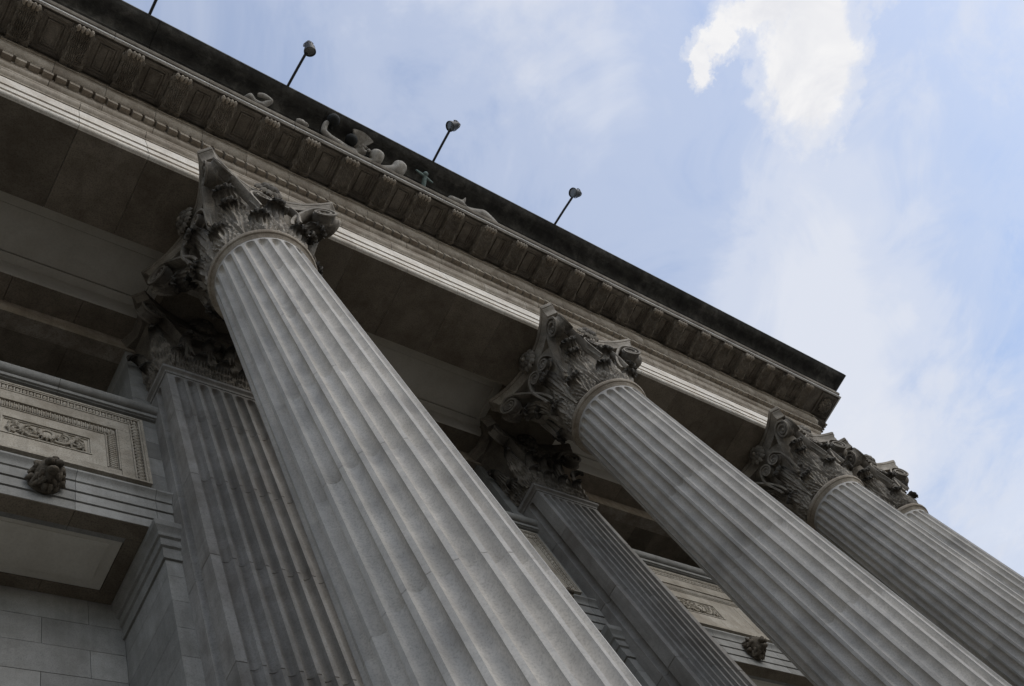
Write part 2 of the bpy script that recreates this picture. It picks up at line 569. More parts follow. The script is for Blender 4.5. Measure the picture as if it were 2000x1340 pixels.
def leaf_mesh(path, W, N_=5, nu=31, nv=58, A=0.004, rib=0.028, th=0.034, cup=0.030, rbase=None, name='leaf', droop=0.0):
    P = catmull(path, 160)
    L = np.linspace(0, 1.0, 160)
    T = np.gradient(P, axis=0)
    T /= np.linalg.norm(T, axis=1, keepdims=True) + 1e-9
    grid = np.zeros((nv, nu, 3))
    soot = np.zeros((nv, nu))
    for i in range(nv):
        v = i / (nv - 1)
        env = W * np.interp(v, [0, 0.2, 0.45, 0.62, 0.76, 0.86], [0.66, 0.86, 1.0, 0.92, 0.76, 0.68]) * math.sqrt(max(0.06, 1 - 0.94 * max(0.0, (v - 0.84) / 0.16) ** 2))
        lob = 0.5 - 0.5 * math.cos(2 * math.pi * N_ * v)
        ww = env * (1 - 0.11 * (1 - lob))
        for j in range(nu):
            u = -1 + 2 * j / (nu - 1)
            au = abs(u)
            ve = v * (1 - 0.13 * au * au)
            o_, z = (np.interp(ve, L, P[:, k]) for k in range(2))
            t0, t1 = (np.interp(ve, L, T[:, k]) for k in range(2))
            n0, n1 = t1, -t0
            fade = 1.0 if v < 0.5 else max(0.15, 1 - (v - 0.5) / 0.25)
            pl = fade * A * (0.1 + au) * (-math.cos(2 * math.pi * N_ * v))
            rb = (rib * math.exp(-(u / 0.13) ** 2) - rib * 0.5 * math.exp(-((au - 0.26) / 0.1) ** 2)) * (1.0 if v < 0.6 else max(0.25, 1 - (v - 0.6) / 0.2))
            rb += (0.006 * abs(math.cos(3.5 * math.pi * u)) if v > 0.68 else 0.0)
            va = np.interp(v, [0, 0.25, 0.55, 0.75, 1.0], [0.008, 0.018, 0.017, 0.006, 0.004])
            cp = np.interp(v, [0, 0.5, 0.8, 1.0], [0.004, 0.010, cup, cup])
            d = pl + rb - cp * u * u + va * math.cos(2 * math.pi * (3.3 * au - 1.7 * v))
            oo, zz = o_ + d * n0, z + d * n1 - droop * u * u * v
            lat = u * ww
            if rbase:
                a = lat / rbase
                grid[i, j] = (oo * math.cos(a), oo * math.sin(a), zz)
            else:
                grid[i, j] = (lat, -oo, zz)
            soot[i, j] = max(0.0, min(1.0, (v - 0.60) / 0.28)) * 0.9 + 0.12 * (1 - lob) * au
    V, F = thicken(grid, th)
    s = np.concatenate([soot.ravel(), soot.ravel() * 0.9])
    mb = MB()
    mb.add(V, F, s)
    return mb.mesh(name, True, 50)


LOW = [(0.560, 0.0), (0.575, 0.12), (0.590, 0.23), (0.610, 0.305), (0.640, 0.350), (0.676, 0.358), (0.702, 0.335), (0.708, 0.30)]
UP = [(0.545, 0.05), (0.578, 0.33), (0.598, 0.53), (0.620, 0.67), (0.652, 0.765), (0.700, 0.805), (0.748, 0.79), (0.772, 0.745), (0.768, 0.705)]
DIA = [(0.56, 0.52), (0.62, 0.70), (0.69, 0.81), (0.77, 0.875), (0.85, 0.878), (0.90, 0.84), (0.905, 0.79)]
LEAF_LOW = leaf_mesh(LOW, 0.180, 5, rbase=0.56)
LEAF_UP = leaf_mesh(UP, 0.185, 6, rbase=0.57)
LEAF_DIA = leaf_mesh(DIA, 0.185, 5, rbase=0.70)


def scroll_mesh(z0, cs, cz, R0, turns, th0=140, w0=0.13, w1=0.10, thick=0.03, name='volute', mirror=False, stem_x=0.0, disc=True):
    """S-shaped stem ending in a spiral, in the local (x, z) plane; +-y is its depth"""
    A = math.radians(th0)
    k = math.log(0.30) / (2 * math.pi * turns)
    sp = []
    n = int(40 * turns)
    for i in range(n + 1):
        a = 2 * math.pi * turns * i / n
        r = R0 * math.exp(k * a)
        sp.append((cs + r * math.cos(A - a), cz + r * math.sin(A - a)))
    S = np.array(sp[0])
    tdir = np.array([math.sin(A), -math.cos(A)])
    B = [np.array([stem_x, z0]), np.array([stem_x, z0 + 0.24]), S - 0.24 * tdir, S]
    stem = []
    for i in range(18):
        s = i / 18
        stem.append(tuple((1 - s) ** 3 * B[0] + 3 * (1 - s) ** 2 * s * B[1] + 3 * (1 - s) * s * s * B[2] + s ** 3 * B[3]))
    pts = np.array(stem + sp)
    m = len(pts)
    T = np.gradient(pts, axis=0)
    T /= np.linalg.norm(T, axis=1, keepdims=True) + 1e-9
    rings, soot = [], []
    sg = -1 if mirror else 1
    for i in range(m):
        f = i / (m - 1)
        wd = (w0 * min(1.0, 0.55 + f * 2) * (1 - f) + w1 * f) / 2
        nx, nz = -T[i][1], T[i][0]
        tk = thick * (1 - 0.35 * f)
        row = []
        for (du, dn) in ((-1, 0), (-1, 1), (-0.72, 1), (-0.55, 0.45), (0.55, 0.45), (0.72, 1), (1, 1), (1, 0), (0.6, -0.25), (-0.6, -0.25)):
            row.append((sg * (pts[i][0] + nx * tk * dn), du * wd, pts[i][1] + nz * tk * dn))
        rings.append(row)
    mb = MB()
    mb.rings(rings, soot=[0.12 + 0.3 * (i / m) for i in range(m) for _ in range(10)])
    if disc:
        for yy, rr in ((0.0, 0.96),):
            n = 24
            c = [(sg * (cs + R0 * rr * 0.86 * math.cos(2 * math.pi * q / n)), -w0 * 0.28, cz + R0 * rr * 0.86 * math.sin(2 * math.pi * q / n)) for q in range(n)]
            c2 = [(x, w0 * 0.28, z) for x, _, z in c]
            mb.rings([c, c2], soot=[0.55] * (2 * n))
        mb.ball((sg * cs, 0, cz), (R0 * 0.22, w0 * 0.45, R0 * 0.22), 10, 6)
    return mb.mesh(name, True, 45)


VOL_R = scroll_mesh(0.50, 0.49, 1.105, 0.165, 2.0, w0=0.15, w1=0.13, thick=0.034)
VOL_L = scroll_mesh(0.50, 0.49, 1.105, 0.165, 2.0, w0=0.15, w1=0.13, thick=0.034, mirror=True)
HEL_R = scroll_mesh(0.50, 0.115, 1.03, 0.112, 1.9, w0=0.11, w1=0.09, thick=0.026, name='helix')
HEL_L = scroll_mesh(0.50, 0.115, 1.03, 0.112, 1.9, w0=0.11, w1=0.09, thick=0.026, name='helix', mirror=True)


def abacus_mesh(pil=False):
    n = 14
    outline = []
    for q in range(4):
        a = q * math.pi / 2
        # front side of this quarter runs from (-.79,-.91) to (.79,-.91), hollowed to -.66
        pts = []
        for i in range(n + 1):
            s = -1 + 2 * i / n
            pts.append((0.79 * s, -0.66 - 0.25 * abs(s) ** 2.1))
        for x, y in pts:
            outline.append((x * math.cos(a) - y * math.sin(a), x * math.sin(a) + y * math.cos(a)))
    mb = MB()
    rs = []
    for z, k in ((1.275, 0.90), (1.275, 0.945), (1.30, 0.95), (1.34, 0.955), (1.38, 0.97), (1.405, 0.993), (1.415, 0.993), (1.418, 0.975), (1.43, 0.975), (1.433, 1.0), (1.46, 1.012), (1.487, 1.012), (1.50, 0.995)):
        rs.append([(x * k, y * k, z) for x, y in outline])
    mb.rings(rs)
    return mb.mesh('abacus', True, 30)


ABACUS = abacus_mesh()


def rosette_mesh(R=0.175):
    mb = MB()
    for ring, (n, r0, r1, up, wd) in enumerate(((11, 0.02, R, 0.02, 0.045), (9, 0.015, R * 0.66, 0.06, 0.036))):
        for k in range(n):
            a = 2 * math.pi * (k + 0.5 * ring) / n + rnd.uniform(-0.05, 0.05)
            ca, sa = math.cos(a), math.sin(a)
            G = np.zeros((7, 5, 3))
            for i in range(7):
                v = i / 6
                r = r0 + (r1 - r0) * v
                h = up + 0.055 * math.sin(v * 2.3) - 0.03 * v * v
                ww = wd * math.sin(0.35 + v * 2.35)
                for j in range(5):
                    u = -1 + j / 2
                    G[i, j] = (r * ca - u * ww * sa, -(h - 0.02 * u * u), r * sa + u * ww * ca)
            V, F = thicken(G, 0.012)
            mb.add(V, F, [0.35 + 0.3 * (ring == 1)] * len(V))
    mb.ball((0, -0.09, 0), (0.04, 0.04, 0.04), 10, 6)
    mb.tube([(0, 0.06, 0), (0, -0.03, 0)], 0.06, 10)
    return mb.mesh('rosette', True, 50)


ROSETTE = rosette_mesh()
mb = MB()
mb.lathe([(0.40, 0.0), (0.515, 0.0), (0.52, 0.4), (0.53, 0.8), (0.56, 1.0), (0.60, 1.14), (0.66, 1.24), (0.675, 1.262), (0.66, 1.275), (0.40, 1.276)], 56)
BELL = mb.mesh('capital', True, 40)


def make_column(x, y, label):
    c = thing('column', label, 'column', (x, y, zb), 'fluted columns of the portico')
    zo = -zb
    link('base', BASE, 'shaft_stone', c, (0, 0, zo))
    for d in DRUMS:
        link('drum', d, 'shaft_stone', c, (0, 0, zo))
    link('neck_ring', RING, 'bed_stone', c, (0, 0, zo))
    cap = link('capital', BELL, 'capital_stone', c, (0, 0, Z_NECK + zo))
    for k in range(8):
        link('leaf', LEAF_LOW, 'capital_stone', cap, rotz=math.radians(22.5 + 45 * k))
        link('leaf', LEAF_UP, 'capital_stone', cap, rotz=math.radians(45 * k))
    for k in range(4):
        a = math.pi / 2 * k
        rot = lambda px, py: (px * math.cos(a) - py * math.sin(a), px * math.sin(a) + py * math.cos(a))
        link('leaf', LEAF_DIA, 'capital_stone', cap, rotz=a + math.pi / 4)
        for sg in (1, -1):
            px, py = rot(0.20 * sg, -0.60)
            link('volute', VOL_R if sg > 0 else VOL_L, 'capital_stone', cap, (px, py, 0), a - sg * math.atan2(0.20, 0.60))
            px, py = rot(0.238 * sg, -0.66)
            link('helix', HEL_L if sg > 0 else HEL_R, 'capital_stone', cap, (px, py, 0), a)
        px, py = rot(0, -0.70)
        link('rosette', ROSETTE, 'capital_stone', cap, (px, py, 1.375), a)
    link('abacus', ABACUS, 'capital_stone', cap)
    return c


for x, lab in zip(COLX, (
        'nearest and widest fluted grey stone column, filling the middle of the view',
        'second fluted stone column, between the nearest column and the coupled end pair',
        'front column of the coupled pair at the right end of the portico',
        'outermost column, seen against the sky half hidden behind its coupled twin')):
    make_column(x, CY, lab)


# ------------------------------------------------------------------ pilasters
def pilaster_drum(z0, z1, top=False):
    hw, dep = 0.555, 0.41          # half width and depth; local origin at centre of the front face
    pitch, w0, D = 0.1395, 0.0525, 0.056
    nfl = 7

    def outline(z, shr):
        pts = []
        h = hw - shr
        y0 = shr

        def flute(center, toP):
            dz = max(0.0, z - (9.885 - w0)) if top else 0.0
            for i in range(-7, 8):
                s = i / 7 * w0
                q = (s * s + dz * dz) / (w0 * w0)
                toP(center + s, D * math.sqrt(max(0, 1 - q)))
        # left side: one flute, going forward
        pts.append((-h, dep))
        flute(dep * 0.52, lambda s, d: pts.append((-h + d, dep * 1.04 - s)))
        pts.append((-h, y0))
        for k in range(nfl):
            flute((k - (nfl - 1) / 2) * pitch, lambda s, d: pts.append((s, y0 + d)))
        pts.append((h, y0))
        flute(dep * 0.52, lambda s, d: pts.append((h - d, s)))
        pts.append((h, dep))
        return [(x, y, z) for x, y in pts]
    if top:
        zs = [z0, z0 + 0.006, 9.80] + list(np.linspace(9.825, 9.885, 9)) + [9.90, 9.935]
    else:
        zs = [z0, z0 + 0.006, z1 - 0.006, z1]
    rs = [outline(z, 0.009 if z in (z0, z1) and not (top and z == zs[-1]) else 0.0) for z in zs]
    mb = MB()
    mb.rings(rs)
    return mb.mesh('drum', True, 28)


PJ = [-1.5, 0.06, 1.34, 2.62, 3.89, 5.17, 6.44, 7.72, 9.0, 9.935]
PDR = [pilaster_drum(PJ[i], PJ[i + 1], i == len(PJ) - 2) for i in range(len(PJ) - 1)]


def pil_ring():
    mb = MB()
    rs = []
    for e, z in ((0.0, 9.915), (0.01, 9.915), (0.018, 9.945), (0.03, 9.955), (0.05, 9.965), (0.055, 9.99), (0.05, 10.02), (0.02, 10.03), (-0.05, 10.03)):
        rs.append([(-0.555 - e, 0.41, z), (-0.555 - e, -e, z), (0.555 + e, -e, z), (0.555 + e, 0.41, z)])
    mb.rings(rs)
    return mb.mesh('neck_ring', True, 30)


PRING = pil_ring()
PL_LOW = leaf_mesh([(o - 0.535, z) for o, z in LOW], 0.125, 5, nu=13, nv=50, A=0.008, rib=0.009)
PL_UP = leaf_mesh([(o - 0.535, z) for o, z in UP], 0.125, 6, nu=13, nv=56, A=0.008, rib=0.009)
mb = MB()
rs = []
for e, z in ((0.0, 0.0), (0.01, 0.5), (0.03, 0.9), (0.07, 1.12), (0.11, 1.25), (0.11, 1.276)):
    rs.append([(-0.535 - e, 0.40, z), (-0.535 - e, 0.02 - e, z), (0.535 + e, 0.02 - e, z), (0.535 + e, 0.40, z)])
mb.rings(rs)
PBELL = mb.mesh('capital')
mb = MB()
rs = []
ol = [(-0.80, 0.40), (-0.72, 0.22), (-0.74, 0.02), (-0.90, -0.20), (-0.79, -0.31)] + [(0.79 * s, -0.10 - 0.21 * abs(s) ** 2.1) for s in np.linspace(-0.95, 0.95, 15)] + [(0.79, -0.31), (0.90, -0.20), (0.74, 0.02), (0.72, 0.22), (0.80, 0.40)]
for z, k in ((1.275, 0.90), (1.275, 0.945), (1.34, 0.955), (1.405, 0.993), (1.415, 0.993), (1.418, 0.975), (1.433, 1.0), (1.46, 1.012), (1.50, 0.995)):
    rs.append([(x * k, y * k if y < 0.39 else y, z) for x, y in ol])
mb.rings(rs)
PABA = mb.mesh('abacus', True, 30)


PVOL_R, PVOL_L, PHEL_R, PHEL_L, PROS = (m.copy() for m in (VOL_R, VOL_L, HEL_R, HEL_L, ROSETTE))
for m in (PVOL_R, PVOL_L, PHEL_R, PHEL_L, PROS):
    m.materials.clear()


def make_pilaster(x, label):
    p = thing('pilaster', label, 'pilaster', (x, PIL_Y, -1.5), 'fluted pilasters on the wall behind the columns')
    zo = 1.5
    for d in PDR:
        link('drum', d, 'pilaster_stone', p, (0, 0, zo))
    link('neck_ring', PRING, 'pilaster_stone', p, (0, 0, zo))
    cap = link('capital', PBELL, 'sooty_shaded_stone', p, (0, 0, Z_NECK + zo))
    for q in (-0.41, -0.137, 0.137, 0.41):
        link('leaf', PL_LOW, 'sooty_shaded_stone', cap, (q, 0, 0))
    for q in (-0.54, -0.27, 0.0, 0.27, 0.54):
        link('leaf', PL_UP, 'sooty_shaded_stone', cap, (q, 0 if abs(q) < 0.5 else 0.02, 0), 0 if abs(q) < 0.5 else math.copysign(math.pi / 4, q))
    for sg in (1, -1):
        link('leaf', PL_LOW, 'sooty_shaded_stone', cap, (0.54 * sg, 0.20, 0), sg * math.pi / 2)
        link('leaf', PL_UP, 'sooty_shaded_stone', cap, (0.54 * sg, 0.30, 0), sg * math.pi / 2)
        link('volute', PVOL_R if sg > 0 else PVOL_L, 'sooty_shaded_stone', cap, (0.22 * sg, -0.04, 0), -sg * math.atan2(0.16, 0.60))
        link('helix', PHEL_L if sg > 0 else PHEL_R, 'sooty_shaded_stone', cap, (0.225 * sg, -0.07, 0))
    link('rosette', PROS, 'sooty_shaded_stone', cap, (0, -0.12, 1.375))
    link('abacus', PABA, 'sooty_shaded_stone', cap)
    return p


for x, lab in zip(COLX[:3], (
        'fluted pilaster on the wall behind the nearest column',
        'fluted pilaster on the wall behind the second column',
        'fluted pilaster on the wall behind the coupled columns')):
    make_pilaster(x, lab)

# ------------------------------------------------------------------ entablature
ENT = thing('entablature', 'long carved stone entablature with brackets and dentils resting on the columns', 'entablature', (0, YF, Z_ARC))


def to_world_mb():
    return MB()


def epart(name, mb, mat, parent=None, smooth=False, angle=35):
    """geometry given in world coordinates, parented to the entablature"""
    if parent is None:
        mb.v = [(x, y - YF, z - Z_ARC) for x, y, z in mb.v]
        return part(name, mb, mat, ENT, smooth, angle)
    ox, oy, oz = parent.location
    mb.v = [(x - ox, y - YF - oy, z - Z_ARC - oz) for x, y, z in mb.v]
    return part(name, mb, mat, parent, smooth, angle)


def sweep_corner(mb, poly, x0, yend):
    """closed (y,z) polygon from x0 along the front, mitred at the right end and returned to yend"""
    rs = [[(x0, y, z) for y, z in poly], [(XE + (YF - y), y, z) for y, z in poly], [(XE + (YF - y), yend, z) for y, z in poly]]
    mb.rings(rs)


def arc(p0, p1, bulge, n=5):
    (y0, z0), (y1, z1) = p0, p1
    out = []
    for i in range(n + 1):
        s = i / n
        b = 4 * s * (1 - s) * bulge
        L = math.hypot(y1 - y0, z1 - z0)
        out.append((y0 + (y1 - y0) * s - (z1 - z0) / L * b, z0 + (z1 - z0) * s + (y1 - y0) / L * b))
    return out


ARCH = [(1.935, 11.55), (1.928, 11.555)] + [(1.928 - 0.044 * math.sin(q), 11.60 - 0.045 * math.cos(q)) for q in np.linspace(0.35, 2.2, 7)] + [(1.897, 11.632), (1.897, 11.725), (1.879, 11.728), (1.879, 11.935), (1.893, 11.938), (1.893, 11.945), (1.862, 11.950), (1.862, 12.345), (1.885, 12.350), (1.885, 12.365), (2.91, 12.366), (2.91, 11.55)]
CROWN = [(1.95, 12.367), (1.852, 12.367), (1.848, 12.385), (1.848, 12.395)] + arc((1.846, 12.398), (1.795, 12.500), 0.014, 6) + [(1.790, 12.502), (1.786, 12.545), (1.89, 12.556), (1.95, 12.556)]
BED = [(1.95, 13.08), (1.878, 13.08), (1.876, 13.10), (1.862, 13.105)] + arc((1.860, 13.11), (1.805, 13.20), 0.016, 6) + [(1.797, 13.205), (1.797, 13.225), (1.803, 13.228), (1.803, 13.405), (1.718, 13.412), (1.716, 13.430), (1.706, 13.435), (1.706, 13.452)] + arc((1.702, 13.455), (1.648, 13.60), 0.018, 6) + [(1.640, 13.605), (1.640, 13.64), (1.62, 13.645), (1.62, 13.93), (1.95, 13.93)]
CORONA = [(1.63, 13.90), (1.06, 13.90), (1.058, 13.862), (1.022, 13.858), (1.018, 13.895), (1.030, 13.903), (1.024, 13.935), (0.995, 13.945)] + arc((0.992, 13.95), (0.968, 14.005), 0.006, 3) + [(0.965, 14.02), (1.63, 14.02)]
DRIP = [(1.052, 13.856), (1.020, 13.848), (1.012, 13.858), (1.012, 13.894), (1.040, 13.894)]
SIMA = [(1.34, 14.02), (1.32, 14.20), (1.00, 14.285), (0.985, 14.275), (0.955, 14.285), (0.945, 14.30)] + arc((0.94, 14.305), (0.74, 14.355), -0.022, 6) + arc((0.735, 14.357), (0.588, 14.41), 0.016, 5) + [(0.575, 14.415), (0.570, 14.50), (0.62, 14.53), (2.6, 14.62), (2.6, 14.02)]

AJ = [-4.2, -3.3, -2.5, -1.65, -0.72, 0.08, 0.97, 1.755, 2.56, 3.68, 4.49, 5.29, 6.12, 6.955, 7.76, 8.88, 9.72, 10.58, 11.41, 12.25, 13.06, 14.12]
for a, b in zip(AJ[:-1], AJ[1:]):
    m_ = MB()
    jy = rnd.uniform(-0.0015, 0.0015)
    m_.prism_x([(y + jy, z) for y, z in ARCH], a + 0.003, b - 0.003)
    o = epart('architrave_stone', m_, 'cream_stone', None, True, 25)
    c_ = MB()
    c_.prism_x(CROWN, a + 0.003, b - 0.003)
    epart('crown_moulding', c_, 'bed_stone', o, True, 25)
    # the underside is a rougher brown slab of its own
    s_ = MB()
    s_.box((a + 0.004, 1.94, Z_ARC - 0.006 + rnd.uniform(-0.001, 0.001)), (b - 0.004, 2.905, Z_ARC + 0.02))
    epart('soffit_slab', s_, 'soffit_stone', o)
m_ = MB()
sweep_corner(m_, ARCH, 14.123, 6.0)
o = epart('architrave_stone', m_, 'cream_stone', None, True, 25)
c_ = MB()
sweep_corner(c_, CROWN, 14.123, 6.0)
epart('crown_moulding', c_, 'bed_stone', o, True, 25)
s_ = MB()
s_.box((14.127, 1.94, Z_ARC - 0.006), (XE - 0.015, 2.905, Z_ARC + 0.02))
epart('soffit_slab', s_, 'soffit_stone', o)
m_ = MB()
m_.prism_x([(1.90, 12.565), (2.88, 12.565), (2.88, 14.0), (1.90, 14.0)], -12, XE - 0.01)
m_.box((XE - 1.0, 2.88, 12.57), (XE - 0.01, 6.0, 14.0))
epart('frieze', m_, 'cream_stone')
BP = 0.65
xb = -3.94
while xb < 15.0:
    m_ = MB()
    nx = xb + BP
    if nx > 15.0:
        sweep_corner(m_, BED, xb + 0.003, 6.0)
    else:
        m_.prism_x(BED, xb + 0.003, nx - 0.003)
    epart('bed_moulding_stone', m_, 'bed_stone', None, True, 25)
    xb = nx
xb = -4.07
while xb < 15.4:
    m_ = MB()
    nx = xb + BP * 2
    if nx > 15.4:
        sweep_corner(m_, CORONA, xb + 0.003, 6.0)
    else:
        m_.prism_x(CORONA, xb + 0.003, nx - 0.003)
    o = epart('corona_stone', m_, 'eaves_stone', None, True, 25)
    m_ = MB()
    if nx > 15.4:
        sweep_corner(m_, DRIP, xb + 0.003, 6.0)
    else:
        m_.prism_x(DRIP, xb + 0.003, nx - 0.003)
    epart('drip_edge', m_, 'drip_stone', o)
    xb = nx
xb = -3.6
while xb < 14.5:
    m_ = MB()
    nx = xb + 2.6
    if nx > 14.5:
        sweep_corner(m_, SIMA, xb + 0.003, 6.0)
    else:
        m_.prism_x(SIMA, xb + 0.003, nx - 0.003)
    epart('gutter_stone', m_, 'weathered_stone', None, True, 25)
    xb = nx
# dentils
m_ = MB()
m_.box((-0.060, -0.040, -0.088), (0.060, 0.040, 0.088))
DENT = m_.mesh('dentil')
DP = 0.1582
nd = 0
xd = 0.81 + DP / 2 - DP * 12
while xd < XE + 0.10:
    link('dentil', DENT, 'bed_stone', ENT, (xd, 1.765 - YF, 13.322 - Z_ARC))
    xd += DP
for k in range(14):
    link('dentil', DENT, 'bed_stone', ENT, (XE + (YF - 1.765), 1.86 + DP * k - YF, 13.322 - Z_ARC), math.pi / 2)
# modillions, each a scrolled bracket with a curled leaf beneath
MW = 0.27


def modillion_mesh():
    # (y,z) profile, local: y from 0 (wall) to -0.53 (front), z from 0 (soffit) down
    prof = [(0.0, 0.0), (0.0, -0.17)] + [(-0.06 - 0.05 * i, -0.205 + 0.010 * i + 0.02 * math.sin(i * 0.7)) for i in range(6)] + [(-0.36, -0.135), (-0.42, -0.145), (-0.47, -0.14), (-0.505, -0.11), (-0.50, -0.07), (-0.515, -0.05), (-0.53, -0.045), (-0.53, 0.0)]
    mb = MB()
    mb.prism_x(prof, -MW / 2, MW / 2)
    for sg in (-1, 1):          # side scrolls
        for c, r in (((-0.12, -0.11), 0.075), ((-0.44, -0.085), 0.045)):
            pts = []
            for i in range(26):
                a = i / 25 * 3.6 * math.pi
                rr = r * (1 - 0.78 * i / 25)
                pts.append((sg * (MW / 2 + 0.004), c[0] + rr * math.cos(a), c[1] + rr * math.sin(a)))
            mb.tube(pts, 0.011, 5)
    mb.v = [(x, y, z * 0.85) for x, y, z in mb.v]
    return mb.mesh('modillion', True, 35)


MODM = modillion_mesh()
MPATH = [(0.0, 0.185), (0.08, 0.205), (0.16, 0.207), (0.25, 0.192), (0.33, 0.165), (0.40, 0.152), (0.455, 0.158), (0.50, 0.155), (0.525, 0.13), (0.522, 0.10), (0.50, 0.085)]


def modleaf_mesh():
    P = catmull(MPATH, 120)
    nv, nu = 40, 33
    G = np.zeros((nv, nu, 3))
    for i in range(nv):
        v = i / (nv - 1)
        lob = 0.5 - 0.5 * math.cos(2 * math.pi * 5 * v)
        w_ = 0.118 * (0.58 + 0.40 * math.sin(math.pi * min(0.62, 0.15 + v * 0.62))) * (1 - 0.12 * (1 - lob) * (v < 0.8))
        for j in range(nu):
            u = -1 + 2 * j / (nu - 1)
            au = abs(u)
            ve = min(119, (v + 0.10 * au * (1 - v)) * 119)
            y2, z2 = np.interp(ve, range(120), P[:, 0]), np.interp(ve, range(120), P[:, 1])
            d = 0.010 * math.exp(-(u / 0.10) ** 2) + 0.013 * math.cos(2 * math.pi * (4.2 * au - 2.2 * v)) * (1 - 0.5 * (v > 0.75)) - 0.010 * u * u
            scal = 0.012 * abs(math.sin(3.5 * math.pi * u)) if v > 0.72 else 0.0
            G[i, j] = (u * w_, -y2 - scal, -z2 - d)
    G[:, :, 2] *= 0.85
    V, F = thicken(G, 0.025)
    mb = MB()
    mb.add(V, F)
    return mb.mesh('leaf', True, 50)


MODL = modleaf_mesh()
MODL.materials.append(MATS['eaves_stone'])
PITCH = 0.6505
MODTS = []
for vv in range(4):
    m_ = MB()
    for k in range(4):
        xx = (k - 1.5) * 0.054 + rnd.uniform(-0.006, 0.006)
        q = rnd.uniform(0.85, 1.12)
        m_.tube([(xx * 0.95, -0.478, -0.176), (xx * 1.0, -0.505, -0.184 - 0.006 * q), (xx * 1.04, -0.532, -0.172), (xx * 1.06, -0.543, -0.140), (xx, -0.53, -0.112)], [0.010, 0.024 * q, 0.027 * q, 0.020, 0.010], 7)
    m_.tube([(-0.115, -0.505, -0.150), (-0.06, -0.525, -0.146), (0, -0.532, -0.142), (0.06, -0.525, -0.146), (0.115, -0.505, -0.150)], [0.010, 0.016, 0.018, 0.016, 0.010], 7)
    m_.v = [(x, y, z * 0.86) for x, y, z in m_.v]
    MODTS.append(m_.mesh('leaf_tip', True, 60))


def coffer_mesh(wx):
    mb = MB()

    def frame(x0, x1, y0, y1, t, z0, z1):
        mb.box((x0, y0, z0), (x1, y0 + t, z1))
        mb.box((x0, y1 - t, z0), (x1, y1, z1))
        mb.box((x0, y0 + t, z0), (x0 + t, y1 - t, z1))
        mb.box((x1 - t, y0 + t, z0), (x1, y1 - t, z1))
    h = wx / 2
    frame(-h, h, -0.535, -0.03, 0.040, -0.030, 0.01)
    frame(-h + 0.042, h - 0.042, -0.493, -0.072, 0.030, -0.016, 0.01)
    frame(-h + 0.090, h - 0.090, -0.445, -0.12, 0.016, -0.024, 0.01)
    return mb.mesh('coffer')


COFF = coffer_mesh(PITCH - MW - 0.012)
i = -5
while True:
    xc = 0.135 + PITCH * i
    if xc > XE - 0.15:
        break
    m_ = link('modillion', MODM, 'eaves_stone', ENT, (xc, 1.62 - YF, 13.898 - Z_ARC))
    link('leaf', MODL, None, m_)
    link('leaf_tip', rnd.choice(MODTS), 'bed_stone', m_)
    if xc + PITCH < XE - 0.1:
        link('coffer', COFF, 'eaves_stone', ENT, (xc + PITCH / 2, 1.62 - YF, 13.898 - Z_ARC))
    i += 1
for k in range(4):          # on the return at the right end
    m_ = link('modillion', MODM, 'eaves_stone', ENT, (XE + (YF - 1.62), 1.78 + PITCH * k - YF, 13.898 - Z_ARC), math.pi / 2)
    link('leaf', MODL, None, m_)
    link('leaf_tip', rnd.choice(MODTS), 'bed_stone', m_)
    link('coffer', COFF, 'eaves_stone', ENT, (XE + (YF - 1.62), 1.78 + PITCH * (k + 0.5) - YF, 13.898 - Z_ARC), math.pi / 2)

COFC = coffer_mesh(0.50)
link('coffer', COFC, 'eaves_stone', ENT, (XE + 0.57, 1.625 - YF, 13.898 - Z_ARC))
ROSD = ROSETTE.copy()
ROSD.materials.clear()
o = link('rosette', ROSD, 'eaves_stone', ENT, (XE + 0.57, 1.34 - YF, 13.885 - Z_ARC))
o.rotation_euler = (math.pi / 2, 0, 0)

# ------------------------------------------------------------------ portico ceiling
CEIL = thing('portico_ceiling', 'pale panelled ceiling between the columns and the wall', 'ceiling', (0, 3.3, 11.95))


def cpart(name, mb, mat, smooth=False):
    mb.v = [(x, y - 3.3, z - 11.95) for x, y, z in mb.v]
    return part(name, mb, mat, CEIL, smooth)


for i, bc in enumerate(BAYS):
    x0, x1 = bc - 2.602 + 0.55, bc + 2.602 - 0.55
    m_ = MB()
    m_.box((x0 + 0.13, 3.125, 11.975), (x1 - 0.13, 3.665, 12.0))
    cpart('panel', m_, 'ceiling_plaster')
    m_ = MB()
    m_.box((x0, 2.90, 11.95), (x1, 3.115, 12.02))
    m_.box((x0, 3.675, 11.951), (x1, 3.80, 12.02))
    m_.box((x0, 3.115, 11.9505), (x0 + 0.12, 3.675, 12.02))
    m_.box((x1 - 0.12, 3.115, 11.9505), (x1, 3.675, 12.02))
    cpart('border', m_, 'ceiling_plaster')
m_ = MB()
m_.box((-12, 2.90, 12.025), (15.9, 4.4, 12.2))
cpart('slab', m_, 'ceiling_plaster')
for x in [-2.088] + COLX[:3]:
    m_ = MB()
    m_.box((x - 0.55, 2.92, 11.555), (x + 0.55, 3.785, 12.02))
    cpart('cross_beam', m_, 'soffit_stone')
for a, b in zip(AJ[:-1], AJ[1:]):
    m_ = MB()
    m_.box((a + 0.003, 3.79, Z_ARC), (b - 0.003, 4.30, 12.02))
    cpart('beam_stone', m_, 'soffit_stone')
m_ = MB()
m_.box((14.123, 3.79, Z_ARC), (15.99, 4.3, 12.02))
cpart('beam_stone', m_, 'soffit_stone')
# back face strip of the beam towards the street is the same pale plaster as the ceiling
for i, bc in enumerate(BAYS):
    m_ = MB()
    m_.box((bc - 2.05, 3.782, Z_ARC + 0.004), (bc + 2.05, 3.7895, 11.949))
    cpart('beam_face', m_, 'ceiling_plaster')

